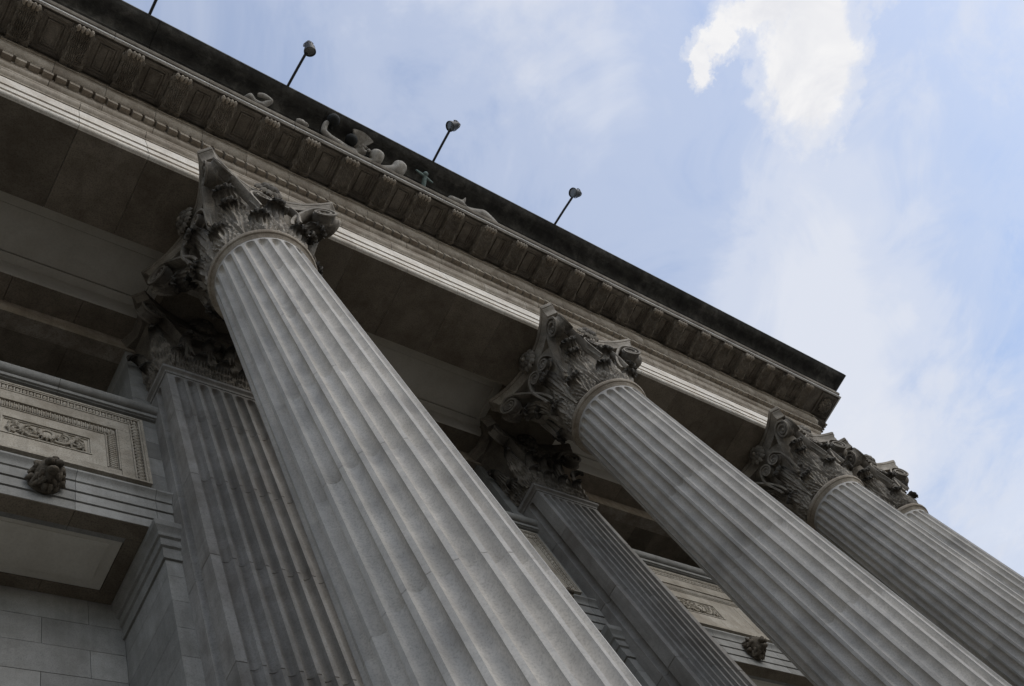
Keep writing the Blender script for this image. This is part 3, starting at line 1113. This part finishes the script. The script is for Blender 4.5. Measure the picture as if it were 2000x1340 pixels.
# ------------------------------------------------------------------ wall behind
WALL = thing('facade_wall', 'ashlar wall of the building behind the columns with panels and openings', 'wall', (0, WALL_Y, GROUND_Z))


def wpart(name, mb, mat, parent=None, smooth=False, angle=35):
    if parent is None:
        mb.v = [(x, y - WALL_Y, z - GROUND_Z) for x, y, z in mb.v]
        return part(name, mb, mat, WALL, smooth, angle)
    ox, oy, oz = parent.location
    mb.v = [(x - ox, y - WALL_Y - oy, z - GROUND_Z - oz) for x, y, z in mb.v]
    return part(name, mb, mat, parent, smooth, angle)


HW = 1.906            # half width of the openings
IN_Y = 4.93           # inner wall
ZS = 7.34             # head of the lower opening
m_ = MB()             # solid core of the building
m_.box((-12, 5.02, GROUND_Z), (15.9, 14, 9.5))
m_.box((-12, 6.4, 9.5), (15.9, 14, 14.4))
m_.box((-12, 4.31, 11.56), (15.9, 6.4, 14.4))
m_.box((-12, 2.89, 12.21), (15.9, 4.31, 14.4))
for x in [-2.088] + COLX[:3]:
    m_.box((x - 0.66, 4.16, GROUND_Z), (x + 0.66, 5.02, 11.55))
m_.box((14.2, 4.16, GROUND_Z), (15.9, 5.02, 11.55))
m_.box((-12, 4.16, GROUND_Z), (BAYS[0] - 2.0, 5.02, 11.55))
for bc in BAYS:
    m_.box((bc - 2.0, 4.16, ZS + 0.1), (bc + 2.0, 5.02, 9.60))
wpart('core', m_, 'wall_stone')
m_ = MB()
m_.box((-12, 0.62, 14.625), (16.9, 14, 14.66))
wpart('roof', m_, 'weathered_stone')

CH = 0.3275
COURSES = [7.34 - CH * k for k in range(1, 12)]


def bricks_row(x0, x1, z0, z1, y, off, length, parent, depth=0.09, matn='wall_stone', name='block'):
    x = x0 - off
    while x < x1 - 0.02:
        a, b = max(x, x0), min(x + length, x1)
        if b - a > 0.03:
            m_ = MB()
            e = rnd.uniform(-0.0012, 0.0012)
            m_.box((a + 0.0022, y + e, z0 + 0.0022), (b - 0.0022, y + depth, z1 - 0.0022))
            wpart(name, m_, matn, parent)
        x += length


def egg_band(pts0, pts1, outward, name, parent, pitch, r):
    """row of egg-and-dart between two points on the wall plane"""
    m_ = MB()
    p0, p1 = np.array(pts0, float), np.array(pts1, float)
    L = np.linalg.norm(p1 - p0)
    n = max(1, int(round(L / pitch)))
    d = (p1 - p0) / L
    for k in range(n):
        c = p0 + d * (k + 0.5) * L / n
        ext = np.abs(d) * pitch * 0.40 + (1 - np.abs(d)) * r
        m_.ball((c[0], c[1], c[2]), (max(0.006, ext[0]), 0.026, max(0.006, ext[2])), 8, 5)
        c2 = p0 + d * k * L / n
        e2 = np.abs(d) * pitch * 0.10 + (1 - np.abs(d)) * r
        m_.box((c2[0] - max(0.004, e2[0]), c2[1] - 0.016, c2[2] - max(0.004, e2[2])), (c2[0] + max(0.004, e2[0]), c2[1] + 0.01, c2[2] + max(0.004, e2[2])))
    o = wpart(name, m_, 'panel_stone', parent, True, 40)
    return o


def relief_mesh(hw, hh):
    """foliage scrolls either side of an oval cartouche, standing proud of y=0 towards -y"""
    mb = MB()

    def spir(cx, cz, r, turns, a0, sg, rad):
        pts, rr = [], []
        n = int(16 * turns)
        for i in range(n + 1):
            a = a0 + sg * 2 * math.pi * turns * i / n
            q = r * (1 - 0.82 * i / n)
            pts.append((cx + q * math.cos(a), -0.012, cz + q * math.sin(a)))
            rr.append(rad * (1 - 0.4 * i / n))
        mb.tube(pts, rr, 6)
    for s in (-1, 1):
        cx1, cx2 = s * hw * 0.42, s * hw * 0.76
        spir(cx1, 0.015, hh * 0.62, 1.6, math.pi / 2, -s, 0.017)
        spir(cx2, -0.015, hh * 0.55, 1.6, -math.pi / 2, s, 0.016)
        mb.tube([(s * hw * 0.20, -0.01, -hh * 0.6), (cx1, -0.016, -hh * 0.78), (s * hw * 0.6, -0.016, -hh * 0.35), (cx2, -0.016, hh * 0.72), (s * hw * 0.95, -0.01, hh * 0.55)], [0.014, 0.02, 0.017, 0.018, 0.010], 6)
        r_ = random.Random(3)
        for k in range(26):
            a, rr = r_.uniform(0, 6.28), r_.uniform(0.5, 1.05)
            c = (cx1, 0.015, hh * 0.62) if k % 2 else (cx2, -0.015, hh * 0.6)
            px, pz = c[0] + c[2] * rr * math.cos(a), c[1] + c[2] * rr * math.sin(a)
            if abs(pz) > hh * 0.9 or abs(px) > hw * 0.97:
                continue
            b = r_.uniform(0, 3.14)
            L = r_.uniform(0.02, 0.04)
            mb.tube([(px - L * math.cos(b), -0.004, pz - L * math.sin(b)), (px, -0.026, pz), (px + L * math.cos(b), -0.006, pz + L * math.sin(b))], [0.005, 0.013, 0.004], 5)
    n = 20
    ring = [(hw * 0.17 * math.cos(2 * math.pi * k / n), -0.022, hh * 0.52 * math.sin(2 * math.pi * k / n)) for k in range(n + 1)]
    mb.tube(ring, 0.016, 6)
    mb.ball((0, -0.004, 0), (hw * 0.15, 0.026, hh * 0.46), 14, 8)
    for k in range(9):
        a = math.pi * (k + 0.5) / 9
        mb.ball((hw * 0.20 * math.cos(a), -0.014, hh * 0.62 * math.sin(a) + 0.01), (0.016, 0.014, 0.016), 6, 4)
    for k in range(7):
        a = -math.pi * (k + 0.5) / 7
        mb.tube([(hw * 0.16 * math.cos(a), -0.02, hh * 0.5 * math.sin(a)), (hw * 0.24 * math.cos(a), -0.026, hh * 0.75 * math.sin(a)), (hw * 0.28 * math.cos(a), -0.01, hh * 0.86 * math.sin(a))], [0.008, 0.014, 0.006], 5)
    return mb.mesh('relief_carving', True, 50)


RELIEF = relief_mesh(0.345, 0.125)


def frame_boxes(mb, x0, x1, z0, z1, t, y0, y1, bottom=True):
    mb.box((x0, y0, z1 - t), (x1, y1, z1))
    zb_ = z0
    if bottom:
        mb.box((x0, y0, z0), (x1, y1, z0 + t))
        zb_ = z0 + t
    mb.box((x0, y0, zb_), (x0 + t, y1, z1 - t))
    mb.box((x1 - t, y0, zb_), (x1, y1, z1 - t))


CAPP = [(6.885, 0.0), (6.885, 0.020), (6.945, 0.024), (6.955, 0.012), (7.04, 0.014), (7.05, 0.034), (7.085, 0.040), (7.09, 0.030), (7.15, 0.034), (7.16, 0.055), (7.19, 0.062), (7.20, 0.052), (7.225, 0.060), (7.26, 0.092), (7.29, 0.100), (7.325, 0.098), (7.325, -0.03), (6.885, -0.03)]

for bi, bc in enumerate(BAYS):
    x0, x1 = bc - HW, bc + HW
    # inner wall, coursed
    m_ = MB()
    m_.box((x0 - 0.05, IN_Y + 0.05, GROUND_Z), (x1 + 0.05, 5.02, ZS + 0.05))
    inner = wpart('inner_wall', m_, 'wall_stone')
    for k in range(8):
        z1 = ZS - CH * k if k else ZS + 0.02
        z0 = ZS - CH * (k + 1)
        L = 0.72
        off = (0.36 if k % 2 else 0.0) + (2.13 - 0.514 + HW) % L
        off = (L - ((2.13 - 0.514 + HW) % L) + (0.37 if k % 2 else 0.0)) % L
        bricks_row(x0, x1, z0, z1, IN_Y, off, L, inner)
    # jamb piers beside the opening: blocks on the face and in the reveal
    for sg in (-1, 1):
        xj = bc + sg * HW
        m_ = MB()
        xa, xb_ = sorted((xj + sg * 0.02, xj + sg * 0.10))
        m_.box((xa, WALL_Y + 0.05, GROUND_Z), (xb_, IN_Y, ZS + 0.05))
        jamb = wpart('door_jamb', m_, 'wall_stone')
        for k in range(-1, 9):
            zt = 6.672 - CH * k
            zt0, zt1 = zt - CH, min(zt, 6.885)
            if zt1 - zt0 < 0.05:
                continue
            m_ = MB()
            xa, xb_ = sorted((xj, xj + sg * 0.155))
            m_.box((xa, WALL_Y, zt0 + 0.002), (xb_, IN_Y - 0.002, zt1 - 0.002))
            wpart('block', m_, 'wall_stone', jamb)
        # moulded cap, mitred round the corner
        m_ = MB()
        rs = [[(xj + sg * 0.16, WALL_Y - p, z) for z, p in CAPP], [(xj - sg * p, WALL_Y - p, z) for z, p in CAPP], [(xj - sg * p, IN_Y - 0.002, z) for z, p in CAPP]]
        m_.rings(rs)
        wpart('jamb_cap', m_, 'wall_stone', jamb, True, 25)
    # lintel in three fasciae
    segs = [x0 - 0.14, bc - 1.20, bc, bc + 1.20, x1 - 0.012, x1 + 0.14]
    for a, b in zip(segs[:-1], segs[1:]):
        m_ = MB()
        m_.prism_x([(WALL_Y, ZS), (WALL_Y, 7.462), (WALL_Y + 0.010, 7.465), (WALL_Y + 0.010, 7.472), (WALL_Y - 0.012, 7.474), (WALL_Y - 0.012, 7.600), (WALL_Y, 7.603), (WALL_Y, 7.611), (WALL_Y - 0.024, 7.613), (WALL_Y - 0.024, 7.748), (WALL_Y - 0.010, 7.752), (WALL_Y - 0.012, 7.765), (WALL_Y - 0.030, 7.77)] + arc((WALL_Y - 0.032, 7.78), (WALL_Y - 0.070, 7.855), -0.010, 4) + [(WALL_Y - 0.074, 7.86), (WALL_Y - 0.074, 7.885), (WALL_Y, 7.90), (WALL_Y + 0.2, 7.90), (WALL_Y + 0.2, ZS)], a + 0.002, b - 0.002)
        wpart('lintel_stone', m_, 'wall_stone', None, True, 25)
    # underside of the lintel: brown slabs round a pale sunk panel
    sof = MB()
    sof.box((x0, 4.325, ZS + 0.03), (x1, 4.93, ZS + 0.12))
    so_ = wpart('opening_soffit', sof, 'soffit_stone')
    for a, b in ((x0, bc - 1.20), (bc - 1.20, bc), (bc, bc + 1.20), (bc + 1.20, x1)):
        m_ = MB()
        m_.box((a + 0.002, 4.125, ZS - 0.004), (b - 0.002, 4.275, ZS + 0.028))
        wpart('slab', m_, 'soffit_stone', so_)
        m_ = MB()
        m_.box((a + 0.002, 4.82, ZS - 0.003), (b - 0.002, 4.928, ZS + 0.028))
        wpart('slab', m_, 'soffit_stone', so_)
    for sg in (-1, 1):
        xa, xb_ = sorted((bc + sg * 1.676, bc + sg * (HW - 0.002)))
        m_ = MB()
        m_.box((xa, 4.277, ZS - 0.0035), (xb_, 4.818, ZS + 0.028))
        wpart('slab', m_, 'soffit_stone', so_)
    m_ = MB()
    m_.box((bc - 1.67, 4.28, ZS + 0.012), (bc + 1.67, 4.815, ZS + 0.027))
    pp = wpart('sunk_panel', m_, 'ceiling_plaster', so_)
    m_ = MB()
    m_.box((bc - 1.57, 4.36, ZS + 0.004), (bc + 1.57, 4.74, ZS + 0.0118))
    wpart('field', m_, 'ceiling_plaster', so_)
    # ashlar beside and above the panel
    for k in range(5):
        z0_, z1_ = 7.975 - 0.075 + 0.0, 0
        zt = 9.30 - 0.333 * k
        for sg in (-1, 1):
            xa, xb_ = sorted((bc + sg * 1.86, bc + sg * 2.06))
            m_ = MB()
            zlo = max(7.902, zt - 0.333) if k < 4 else 7.902
            m_.box((xa, WALL_Y + rnd.uniform(-0.001, 0.001), zlo + 0.002), (xb_, WALL_Y + 0.10, zt - 0.002))
            wpart('block', m_, 'wall_stone')
    m_ = MB()
    m_.box((bc - 2.06, WALL_Y, 9.302), (bc + 2.06, WALL_Y + 0.1, 9.455))
    wpart('course', m_, 'wall_stone')
    m_ = MB()
    m_.box((bc - 1.858, WALL_Y + 0.004, 7.903), (bc + 1.858, WALL_Y + 0.1, 9.30))
    wpart('course', m_, 'wall_stone')
    # ledge with a roll moulding above the panel
    prof = [(4.14, 9.440), (4.088, 9.440), (4.088, 9.452), (4.066, 9.455), (4.066, 9.512), (4.074, 9.518)] + [(4.062 - 0.055 * math.cos(a), 9.588 + 0.070 * math.sin(a)) for a in np.linspace(-1.45, 1.3, 10)] + [(4.06, 9.665), (4.55, 9.665), (4.55, 9.44)]
    for a, b in ((bc - 2.06, bc - 1.0), (bc - 1.0, bc + 0.05), (bc + 0.05, bc + 1.05), (bc + 1.05, bc + 2.06)):
        m_ = MB()
        m_.prism_x(prof, a + 0.002, b - 0.002)
        wpart('ledge_stone', m_, 'wall_stone', None, True, 30)
    # loggia opening above the ledge
    m_ = MB()
    m_.box((bc - 2.3, 4.10, 11.245), (bc + 2.3, 4.302, 11.548))
    wpart('loggia_head', m_, 'bed_stone')
    jx = [bc - 2.30, bc - 1.60, bc - 0.80, bc, bc + 0.46, bc + 1.25, bc + 2.30]
    for a, b in zip(jx[:-1], jx[1:]):
        m_ = MB()
        m_.box((a + 0.002, 4.304, 11.25), (b - 0.002, 6.2, 11.40))
        wpart('loggia_slab', m_, 'soffit_stone')
    m_ = MB()
    m_.box((bc - 2.0, 6.1, 9.6), (bc + 2.0, 6.4, 11.4))
    wpart('loggia_back', m_, 'soffit_stone')
    for sg in (-1, 1):
        for k in range(5):
            xa, xb_ = sorted((bc + sg * 1.846, bc + sg * 2.06))
            zt = 11.244 - 0.32 * k
            m_ = MB()
            m_.box((xa, WALL_Y, max(9.667, zt - 0.32) + 0.002), (xb_, 5.0, zt - 0.002))
            wpart('block', m_, 'wall_stone')
        xa, xb_ = sorted((bc + sg * 1.75, bc + sg * 2.06))
        m_ = MB()
        m_.box((xa, 5.002, 9.6), (xb_, 6.2, 11.25))
        wpart('loggia_jamb', m_, 'soffit_stone')
    # carved panel
    PY = 4.05
    m_ = MB()
    m_.box((bc - 1.868, PY + 0.035, 7.976), (bc + 1.868, WALL_Y + 0.05, 9.268))
    pan = wpart('relief_panel', m_, 'panel_stone')
    m_ = MB()
    frame_boxes(m_, bc - 1.870, bc + 1.870, 7.975, 9.270, 0.028, PY, PY + 0.06)
    frame_boxes(m_, bc - 1.840, bc + 1.840, 8.00, 9.240, 0.018, PY + 0.006, PY + 0.06, False)
    frame_boxes(m_, bc - 1.742, bc + 1.742, 8.004, 9.125, 0.016, PY + 0.008, PY + 0.06, False)
    wpart('outer_frame', m_, 'panel_stone', pan)
    zt_ = 9.172
    egg_band((bc - 1.82, PY + 0.026, zt_), (bc + 1.82, PY + 0.026, zt_), None, 'egg_and_dart', pan, 0.062, 0.042)
    for sg in (-1, 1):
        egg_band((bc + sg * 1.782, PY + 0.026, 8.01), (bc + sg * 1.782, PY + 0.026, zt_ - 0.045), None, 'egg_and_dart', pan, 0.062, 0.036)
    # flat stones of the field, jointed
    m_ = MB()
    for a, b in ((bc - 1.724, bc - 0.002), (bc + 0.002, bc + 1.724)):
        m_.box((a, PY + 0.015, 8.93), (b, PY + 0.05, 9.106))
    wpart('field_stone', m_, 'panel_stone', pan)
    for sg in (-1, 1):
        for za, zb2 in ((8.006, 8.44), (8.443, 8.927)):
            xa, xb_ = sorted((bc + sg * 1.606, bc + sg * 1.724))
            m_ = MB()
            m_.box((xa, PY + 0.015, za), (xb_, PY + 0.05, zb2))
            wpart('field_stone', m_, 'panel_stone', pan)
    m_ = MB()
    frame_boxes(m_, bc - 1.600, bc + 1.600, 8.115, 8.926, 0.014, PY + 0.008, PY + 0.05, False)
    frame_boxes(m_, bc - 1.490, bc + 1.490, 8.118, 8.762, 0.012, PY + 0.012, PY + 0.05, False)
    wpart('inner_frame', m_, 'panel_stone', pan)
    egg_band((bc - 1.58, PY + 0.03, 8.836), (bc + 1.58, PY + 0.03, 8.836), None, 'leaf_band', pan, 0.040, 0.055)
    for sg in (-1, 1):
        egg_band((bc + sg * 1.538, PY + 0.03, 8.12), (bc + sg * 1.538, PY + 0.03, 8.78), None, 'leaf_band', pan, 0.040, 0.036)
    m_ = MB()
    m_.box((bc - 1.602, PY + 0.018, 8.006), (bc + 1.602, PY + 0.05, 8.112))
    wpart('field_stone', m_, 'panel_stone', pan)
    for sg in (-1, 1):
        cx = bc + sg * 0.951
        hx, zlo, zhi = 0.395, 8.263, 8.588
        xa, xb_ = sorted((bc + sg * 0.003, bc + sg * 1.476))
        m_ = MB()
        m_.box((xa, PY + 0.020, zhi), (xb_, PY + 0.05, 8.748))
        m_.box((xa, PY + 0.020, 8.116), (xb_, PY + 0.05, zlo))
        m_.box((xa, PY + 0.020, zlo), (cx - hx, PY + 0.05, zhi))
        m_.box((cx + hx, PY + 0.020, zlo), (xb_, PY + 0.05, zhi))
        wpart('field_stone', m_, 'panel_stone', pan)
        m_ = MB()
        frame_boxes(m_, cx - hx + 0.001, cx + hx - 0.001, zlo + 0.001, zhi - 0.001, 0.014, PY + 0.012, PY + 0.06)
        frame_boxes(m_, cx - hx + 0.018, cx + hx - 0.018, zlo + 0.018, zhi - 0.018, 0.012, PY + 0.024, PY + 0.06)
        wpart('relief_frame', m_, 'panel_stone', pan)
        link('relief_carving', RELIEF, 'panel_stone', pan, (cx, PY + 0.036 - WALL_Y, (zlo + zhi) / 2 - GROUND_Z))


# ------------------------------------------------------------------ lion heads
def lion_mesh():
    mb = MB()
    r_ = random.Random(5)
    tufts = []
    for ring, (n, el, rr) in enumerate(((15, 0.05, 0.155), (13, 0.42, 0.125), (10, 0.8, 0.10))):
        for k in range(n):
            tufts.append((2 * math.pi * (k + 0.5 * ring) / n + r_.uniform(-0.12, 0.12), el, rr))
    # skull, facing -y
    def f(d):
        x, y, z = d
        k = 1.0
        k += 0.34 * math.exp(-((x / 0.42) ** 2 + ((z + 0.12) / 0.30) ** 2)) * (y < 0)
        k += 0.12 * math.exp(-(((abs(x) - 0.28) / 0.18) ** 2 + ((z - 0.40) / 0.14) ** 2)) * (y < 0)
        k -= 0.16 * math.exp(-(((abs(x) - 0.26) / 0.12) ** 2 + ((z - 0.22) / 0.09) ** 2)) * (y < 0)
        k -= 0.30 * math.exp(-((x / 0.30) ** 2 + ((z + 0.42) / 0.10) ** 2)) * (y < 0)
        return k
    mb.ball((0, -0.115, 0.0), (0.118, 0.135, 0.135), 36, 28, f)
    mb.ball((0, -0.275, -0.005), (0.036, 0.026, 0.022), 10, 7)       # nose
    mb.ball((0.040, -0.255, -0.040), (0.045, 0.042, 0.032), 12, 8)   # muzzle halves
    mb.ball((-0.040, -0.255, -0.040), (0.045, 0.042, 0.032), 12, 8)
    mb.ball((0, -0.215, -0.115), (0.055, 0.05, 0.028), 12, 8)        # lower jaw
    for sg in (-1, 1):
        mb.ball((sg * 0.105, -0.13, 0.115), (0.036, 0.022, 0.040), 10, 7)
    for a, el, rr in tufts:
        c, s = math.cos(a), math.sin(a)
        y0 = -0.02 - 0.13 * el
        p = []
        tw = r_.uniform(-0.4, 0.4)
        for i in range(5):
            q = i / 4
            rad = rr * 0.62 + 0.085 * q
            aa = a + tw * q
            p.append((rad * math.cos(aa), y0 - 0.045 * math.sin(math.pi * min(1, q * 1.2)), rad * math.sin(aa) * 1.08))
        mb.tube(p, [0.030, 0.036, 0.032, 0.022, 0.006], 7)
    mb.ball((0, 0.0, 0), (0.15, 0.06, 0.16), 18, 10)
    return mb.mesh('lion_head', True, 60)


LION = lion_mesh()
for bx, lab in ((BAYS[0] + 0.945, 'dark carved lion head on the lintel at the left edge, below the relief panel'),
                (BAYS[1] + 1.30, 'lion head mostly hidden behind the nearest column, only its edge showing'),
                (BAYS[2] - 0.60, 'dark carved lion head low in view between the pilaster and the second column')):
    o = thing('lion_head', lab, 'lion head', (bx, WALL_Y - 0.02, 7.60), 'lion heads along the lintels', LION, 'lion_stone')
    o.scale = (0.90, 0.90, 0.90)


# ------------------------------------------------------------------ sculpture above the cornice
def skinned(name, verts, edges, radii, mat, label, cat, group=None, root=0):
    o3 = np.array(verts, float)
    base = o3.min(0)
    me = bpy.data.meshes.new(name)
    me.from_pydata([tuple(v - base) for v in o3], edges, [])
    o = thing(name, label, cat, tuple(base), group, me, mat)
    md = o.modifiers.new('skin', 'SKIN')
    md.use_smooth_shade = True
    md.branch_smoothing = 0.6
    for i, r in enumerate(radii):
        sv = me.skin_vertices[0].data[i]
        sv.radius = (r, r) if not isinstance(r, tuple) else r
        sv.use_root = (i == root)
    sb = o.modifiers.new('sub', 'SUBSURF')
    sb.levels = sb.render_levels = 2
    return o


SG = 'stone figures on the cornice ledge'
# reclining figure with a bent arm (left)
skinned('statue', [(3.62, 1.10, 14.08), (3.40, 1.08, 14.12), (3.20, 1.03, 14.16), (3.10, 0.99, 14.18), (3.035, 0.955, 14.20), (3.00, 0.93, 14.215), (3.26, 0.96, 14.15), (3.36, 0.86, 14.20), (3.21, 0.845, 14.23), (3.14, 0.88, 14.23), (3.85, 1.05, 14.08), (4.0, 1.10, 14.06)],
        [(0, 1), (1, 2), (2, 3), (3, 4), (4, 5), (2, 6), (6, 7), (7, 8), (8, 9), (0, 10), (10, 11)],
        [0.11, 0.11, 0.10, 0.055, 0.085, 0.06, 0.06, 0.047, 0.042, 0.034, 0.09, 0.06], 'statue_stone',
        'reclining stone figure with a bent arm, leftmost on the cornice', 'statue', SG)
# main figure: arm stretched out to the left, bearded head, two draped knees to the right
skinned('statue', [(5.05, 1.10, 14.10), (4.85, 1.08, 14.13), (4.68, 1.03, 14.16), (4.80, 0.98, 14.18), (4.90, 0.92, 14.20), (4.925, 0.885, 14.205), (4.50, 0.985, 14.13), (4.32, 0.955, 14.11), (4.20, 0.905, 14.12), (4.20, 0.82, 14.18), (4.23, 0.75, 14.22), (5.14, 0.98, 14.11), (5.13, 0.885, 14.17), (5.15, 0.80, 14.22), (5.36, 1.05, 14.12), (5.52, 0.98, 14.11), (5.55, 0.885, 14.17), (5.57, 0.80, 14.22)],
        [(0, 1), (1, 2), (2, 3), (3, 4), (4, 5), (2, 6), (6, 7), (7, 8), (8, 9), (9, 10), (0, 11), (11, 12), (12, 13), (0, 14), (14, 15), (15, 16), (16, 17)],
        [0.13, 0.13, 0.11, 0.055, 0.098, 0.075, 0.075, 0.058, 0.052, 0.046, 0.036, 0.13, 0.135, 0.105, 0.12, 0.135, 0.135, 0.105], 'statue_stone',
        'stone figure with outstretched arm, bearded head and two raised knees on the cornice', 'statue', SG)
STAT = bpy.context.scene.objects['statue.001'] if 'statue.001' in bpy.context.scene.objects else None
# small beard and hair curls of the main figure
m_ = MB()
r_ = random.Random(11)
bx0, by0, bz0 = STAT.location
for k in range(22):
    a = r_.uniform(0, 6.28)
    rr = r_.uniform(0.03, 0.09)
    m_.ball((4.905 + rr * math.cos(a) - bx0, 0.875 + rr * 0.7 * math.sin(a) - by0, 14.205 + r_.uniform(-0.06, 0.05) - bz0), r_.uniform(0.018, 0.03), 7, 5)
part('hair', m_, 'statue_stone', STAT, True, 60)
for c, lab in (((4.30, 0.700, 14.235), 'dark bronze ball held up by the outstretched stone arm'), ((4.675, 0.845, 14.215), 'dark bronze ball in front of the bearded stone head')):
    m_ = MB()
    m_.ball((0, 0, 0), 0.098, 28, 18)
    m_.tube([(0.0, 0.085, -0.03), (0.0, 0.14, -0.05)], 0.03, 10)
    thing('bronze_ball', lab, 'ball', c, 'bronze balls held by the statues', m_.mesh('bronze_ball', True, 60), 'dark_bronze')
# pale fan-shaped shell behind the second ball
G = np.zeros((12, 25, 3))
for i in range(12):
    v = i / 11
    for j in range(25):
        u = -1 + j / 12
        a = u * 0.48
        r = 0.05 + 0.33 * v
        G[i, j] = (r * math.sin(a), -r * math.cos(a) * 0.86, 0.075 * v + 0.004 * math.cos(u * 22) * v - 0.06 * u * u * v)
V, F = thicken(G, 0.03)
m_ = MB()
m_.add(V, F)
o = thing('stone_shell', 'pale fan-shaped stone shell behind the bronze ball', 'shell', (4.80, 0.985, 14.22), None, m_.mesh('stone_shell', True, 60), 'statue_stone')
o.rotation_euler = (0, 0, 0.1)
# rough pale block
m_ = MB()
m_.ball((0, 0, 0), (0.10, 0.05, 0.05), 12, 8, lambda d: 1 + 0.18 * math.sin(9 * d[0] + 5 * d[2]) * math.cos(7 * d[1]))
thing('stone_fragment', 'rough pale lump of carved stone on the cornice ledge', 'stone', (3.86, 0.945, 14.10), None, m_.mesh('stone_fragment', True, 60), 'statue_stone')
# green bronze sword hilt
m_ = MB()
m_.tube([(0.03, 0.20, -0.08), (0.02, 0.10, -0.03), (0, 0, 0.02), (-0.005, -0.03, 0.03)], [0.035, 0.038, 0.034, 0.02], 10)
m_.tube([(-0.19, -0.035, 0.0), (-0.1, -0.02, 0.01), (0, 0, 0.02), (0.1, 0.02, 0.015), (0.17, 0.03, 0.01)], [0.012, 0.02, 0.028, 0.02, 0.012], 8)
m_.ball((0, -0.045, 0.03), (0.045, 0.04, 0.035), 12, 8)
thing('bronze_hilt', 'green bronze cross-shaped hilt standing on the cornice ledge', 'hilt', (6.02, 0.84, 14.20), None, m_.mesh('bronze_hilt', True, 60), 'green_bronze')
# draped figure on the right
skinned('statue', [(7.10, 1.06, 14.10), (6.90, 1.04, 14.12), (6.72, 1.0, 14.13), (6.60, 0.97, 14.13), (6.50, 0.95, 14.13), (7.22, 0.97, 14.14), (7.34, 1.0, 14.10), (7.55, 1.03, 14.06), (6.82, 0.90, 14.18), (6.83, 0.845, 14.21)],
        [(0, 1), (1, 2), (2, 3), (3, 4), (0, 5), (5, 6), (6, 7), (2, 8), (8, 9)],
        [0.12, 0.10, 0.09, 0.08, 0.05, 0.11, 0.095, 0.05, 0.03, 0.012], 'statue_stone',
        'low draped stone figure, rightmost on the cornice, with a raised finger', 'statue', SG)
# pale plinth stones under the main figures
for a, b in ((4.35, 5.25), (5.255, 6.15), (6.155, 7.0)):
    m_ = MB()
    m_.box((a, 0.992, 14.022), (b, 1.25, 14.05))
    epart('plinth_stone', m_, 'statue_stone')


# ------------------------------------------------------------------ floodlights on poles
def floodlight(base, head, aim, label):
    t = thing('floodlight', label, 'floodlight', base, 'floodlights on poles along the roof edge')
    b, h = np.array(base), np.array(head)
    rel = h - b
    m_ = MB()
    m_.tube([(0, 0.25, 0.02), (0, 0, 0.0), tuple(rel * 0.5 + np.array([0, 0, 0.006])), tuple(rel)], 0.021, 10)
    part('pole', m_, 'pole_metal', t, True, 60)
    m_ = MB()
    m_.tube([(0, 0.10, 0.01), (0, 0.04, 0.0)], 0.034, 12)
    part('pole_clamp', m_, 'lamp_metal', t, True, 40)
    d = np.array(aim, float)
    d /= np.linalg.norm(d)
    q = Vector(d).to_track_quat('Z', 'X').to_matrix() * 0.9

    def place(mb):
        mb.v = [tuple(np.array(q @ Vector(v)) + rel + np.array([0.02, -0.05, 0.02])) for v in mb.v]
        return mb
    m_ = MB()
    m_.lathe([(0.0, -0.175), (0.035, -0.172), (0.048, -0.15), (0.052, -0.12), (0.072, -0.10), (0.080, -0.04), (0.082, 0.02), (0.092, 0.028), (0.094, 0.05), (0.0, 0.052)], 22)
    for k in range(10):
        a = 2 * math.pi * k / 10
        c, s = math.cos(a), math.sin(a)
        m_.tube([(0.055 * c, 0.055 * s, -0.135), (0.084 * c, 0.084 * s, -0.06)], 0.006, 4)
    hs = part('housing', place(m_), 'lamp_metal', t, True, 35)
    m_ = MB()
    m_.lathe([(0.084, 0.052), (0.098, 0.052), (0.100, 0.085), (0.094, 0.088), (0.088, 0.064), (0.084, 0.063)], 24)
    part('rim', place(m_), 'lamp_metal', t, True, 35)
    m_ = MB()
    m_.lathe([(0.0, 0.0725), (0.05, 0.071), (0.089, 0.066), (0.089, 0.058), (0.0, 0.058)], 24)
    part('lens', place(m_), 'lens_glass', t, True, 50)
    m_ = MB()
    pts = [(0.0, 0.098 * math.cos(a), -0.02 - 0.14 * math.sin(a)) for a in np.linspace(0, math.pi, 12)]
    m_.tube(pts, 0.008, 6)
    part('yoke', place(m_), 'lamp_metal', t, True, 60)
    return t


floodlight((3.535, 0.56, 14.475), (3.57, -0.01, 14.47), (0.12, 0.45, -0.75), 'floodlight aimed down at the facade, on the pole above the reclining left statue')
floodlight((6.140, 0.56, 14.475), (6.15, -0.03, 14.47), (-0.75, 0.40, -0.45), 'floodlight on the middle pole, second from the right along the roof edge')
floodlight((8.745, 0.56, 14.475), (8.78, -0.03, 14.44), (-0.85, 0.18, -0.35), 'rightmost floodlight on its pole along the roof edge')
floodlight((1.455, 0.58, 14.475), (1.46, -0.02, 14.47), (-0.3, 0.5, -0.6), 'floodlight pole cut off by the top edge of the view, leftmost on the roof edge')
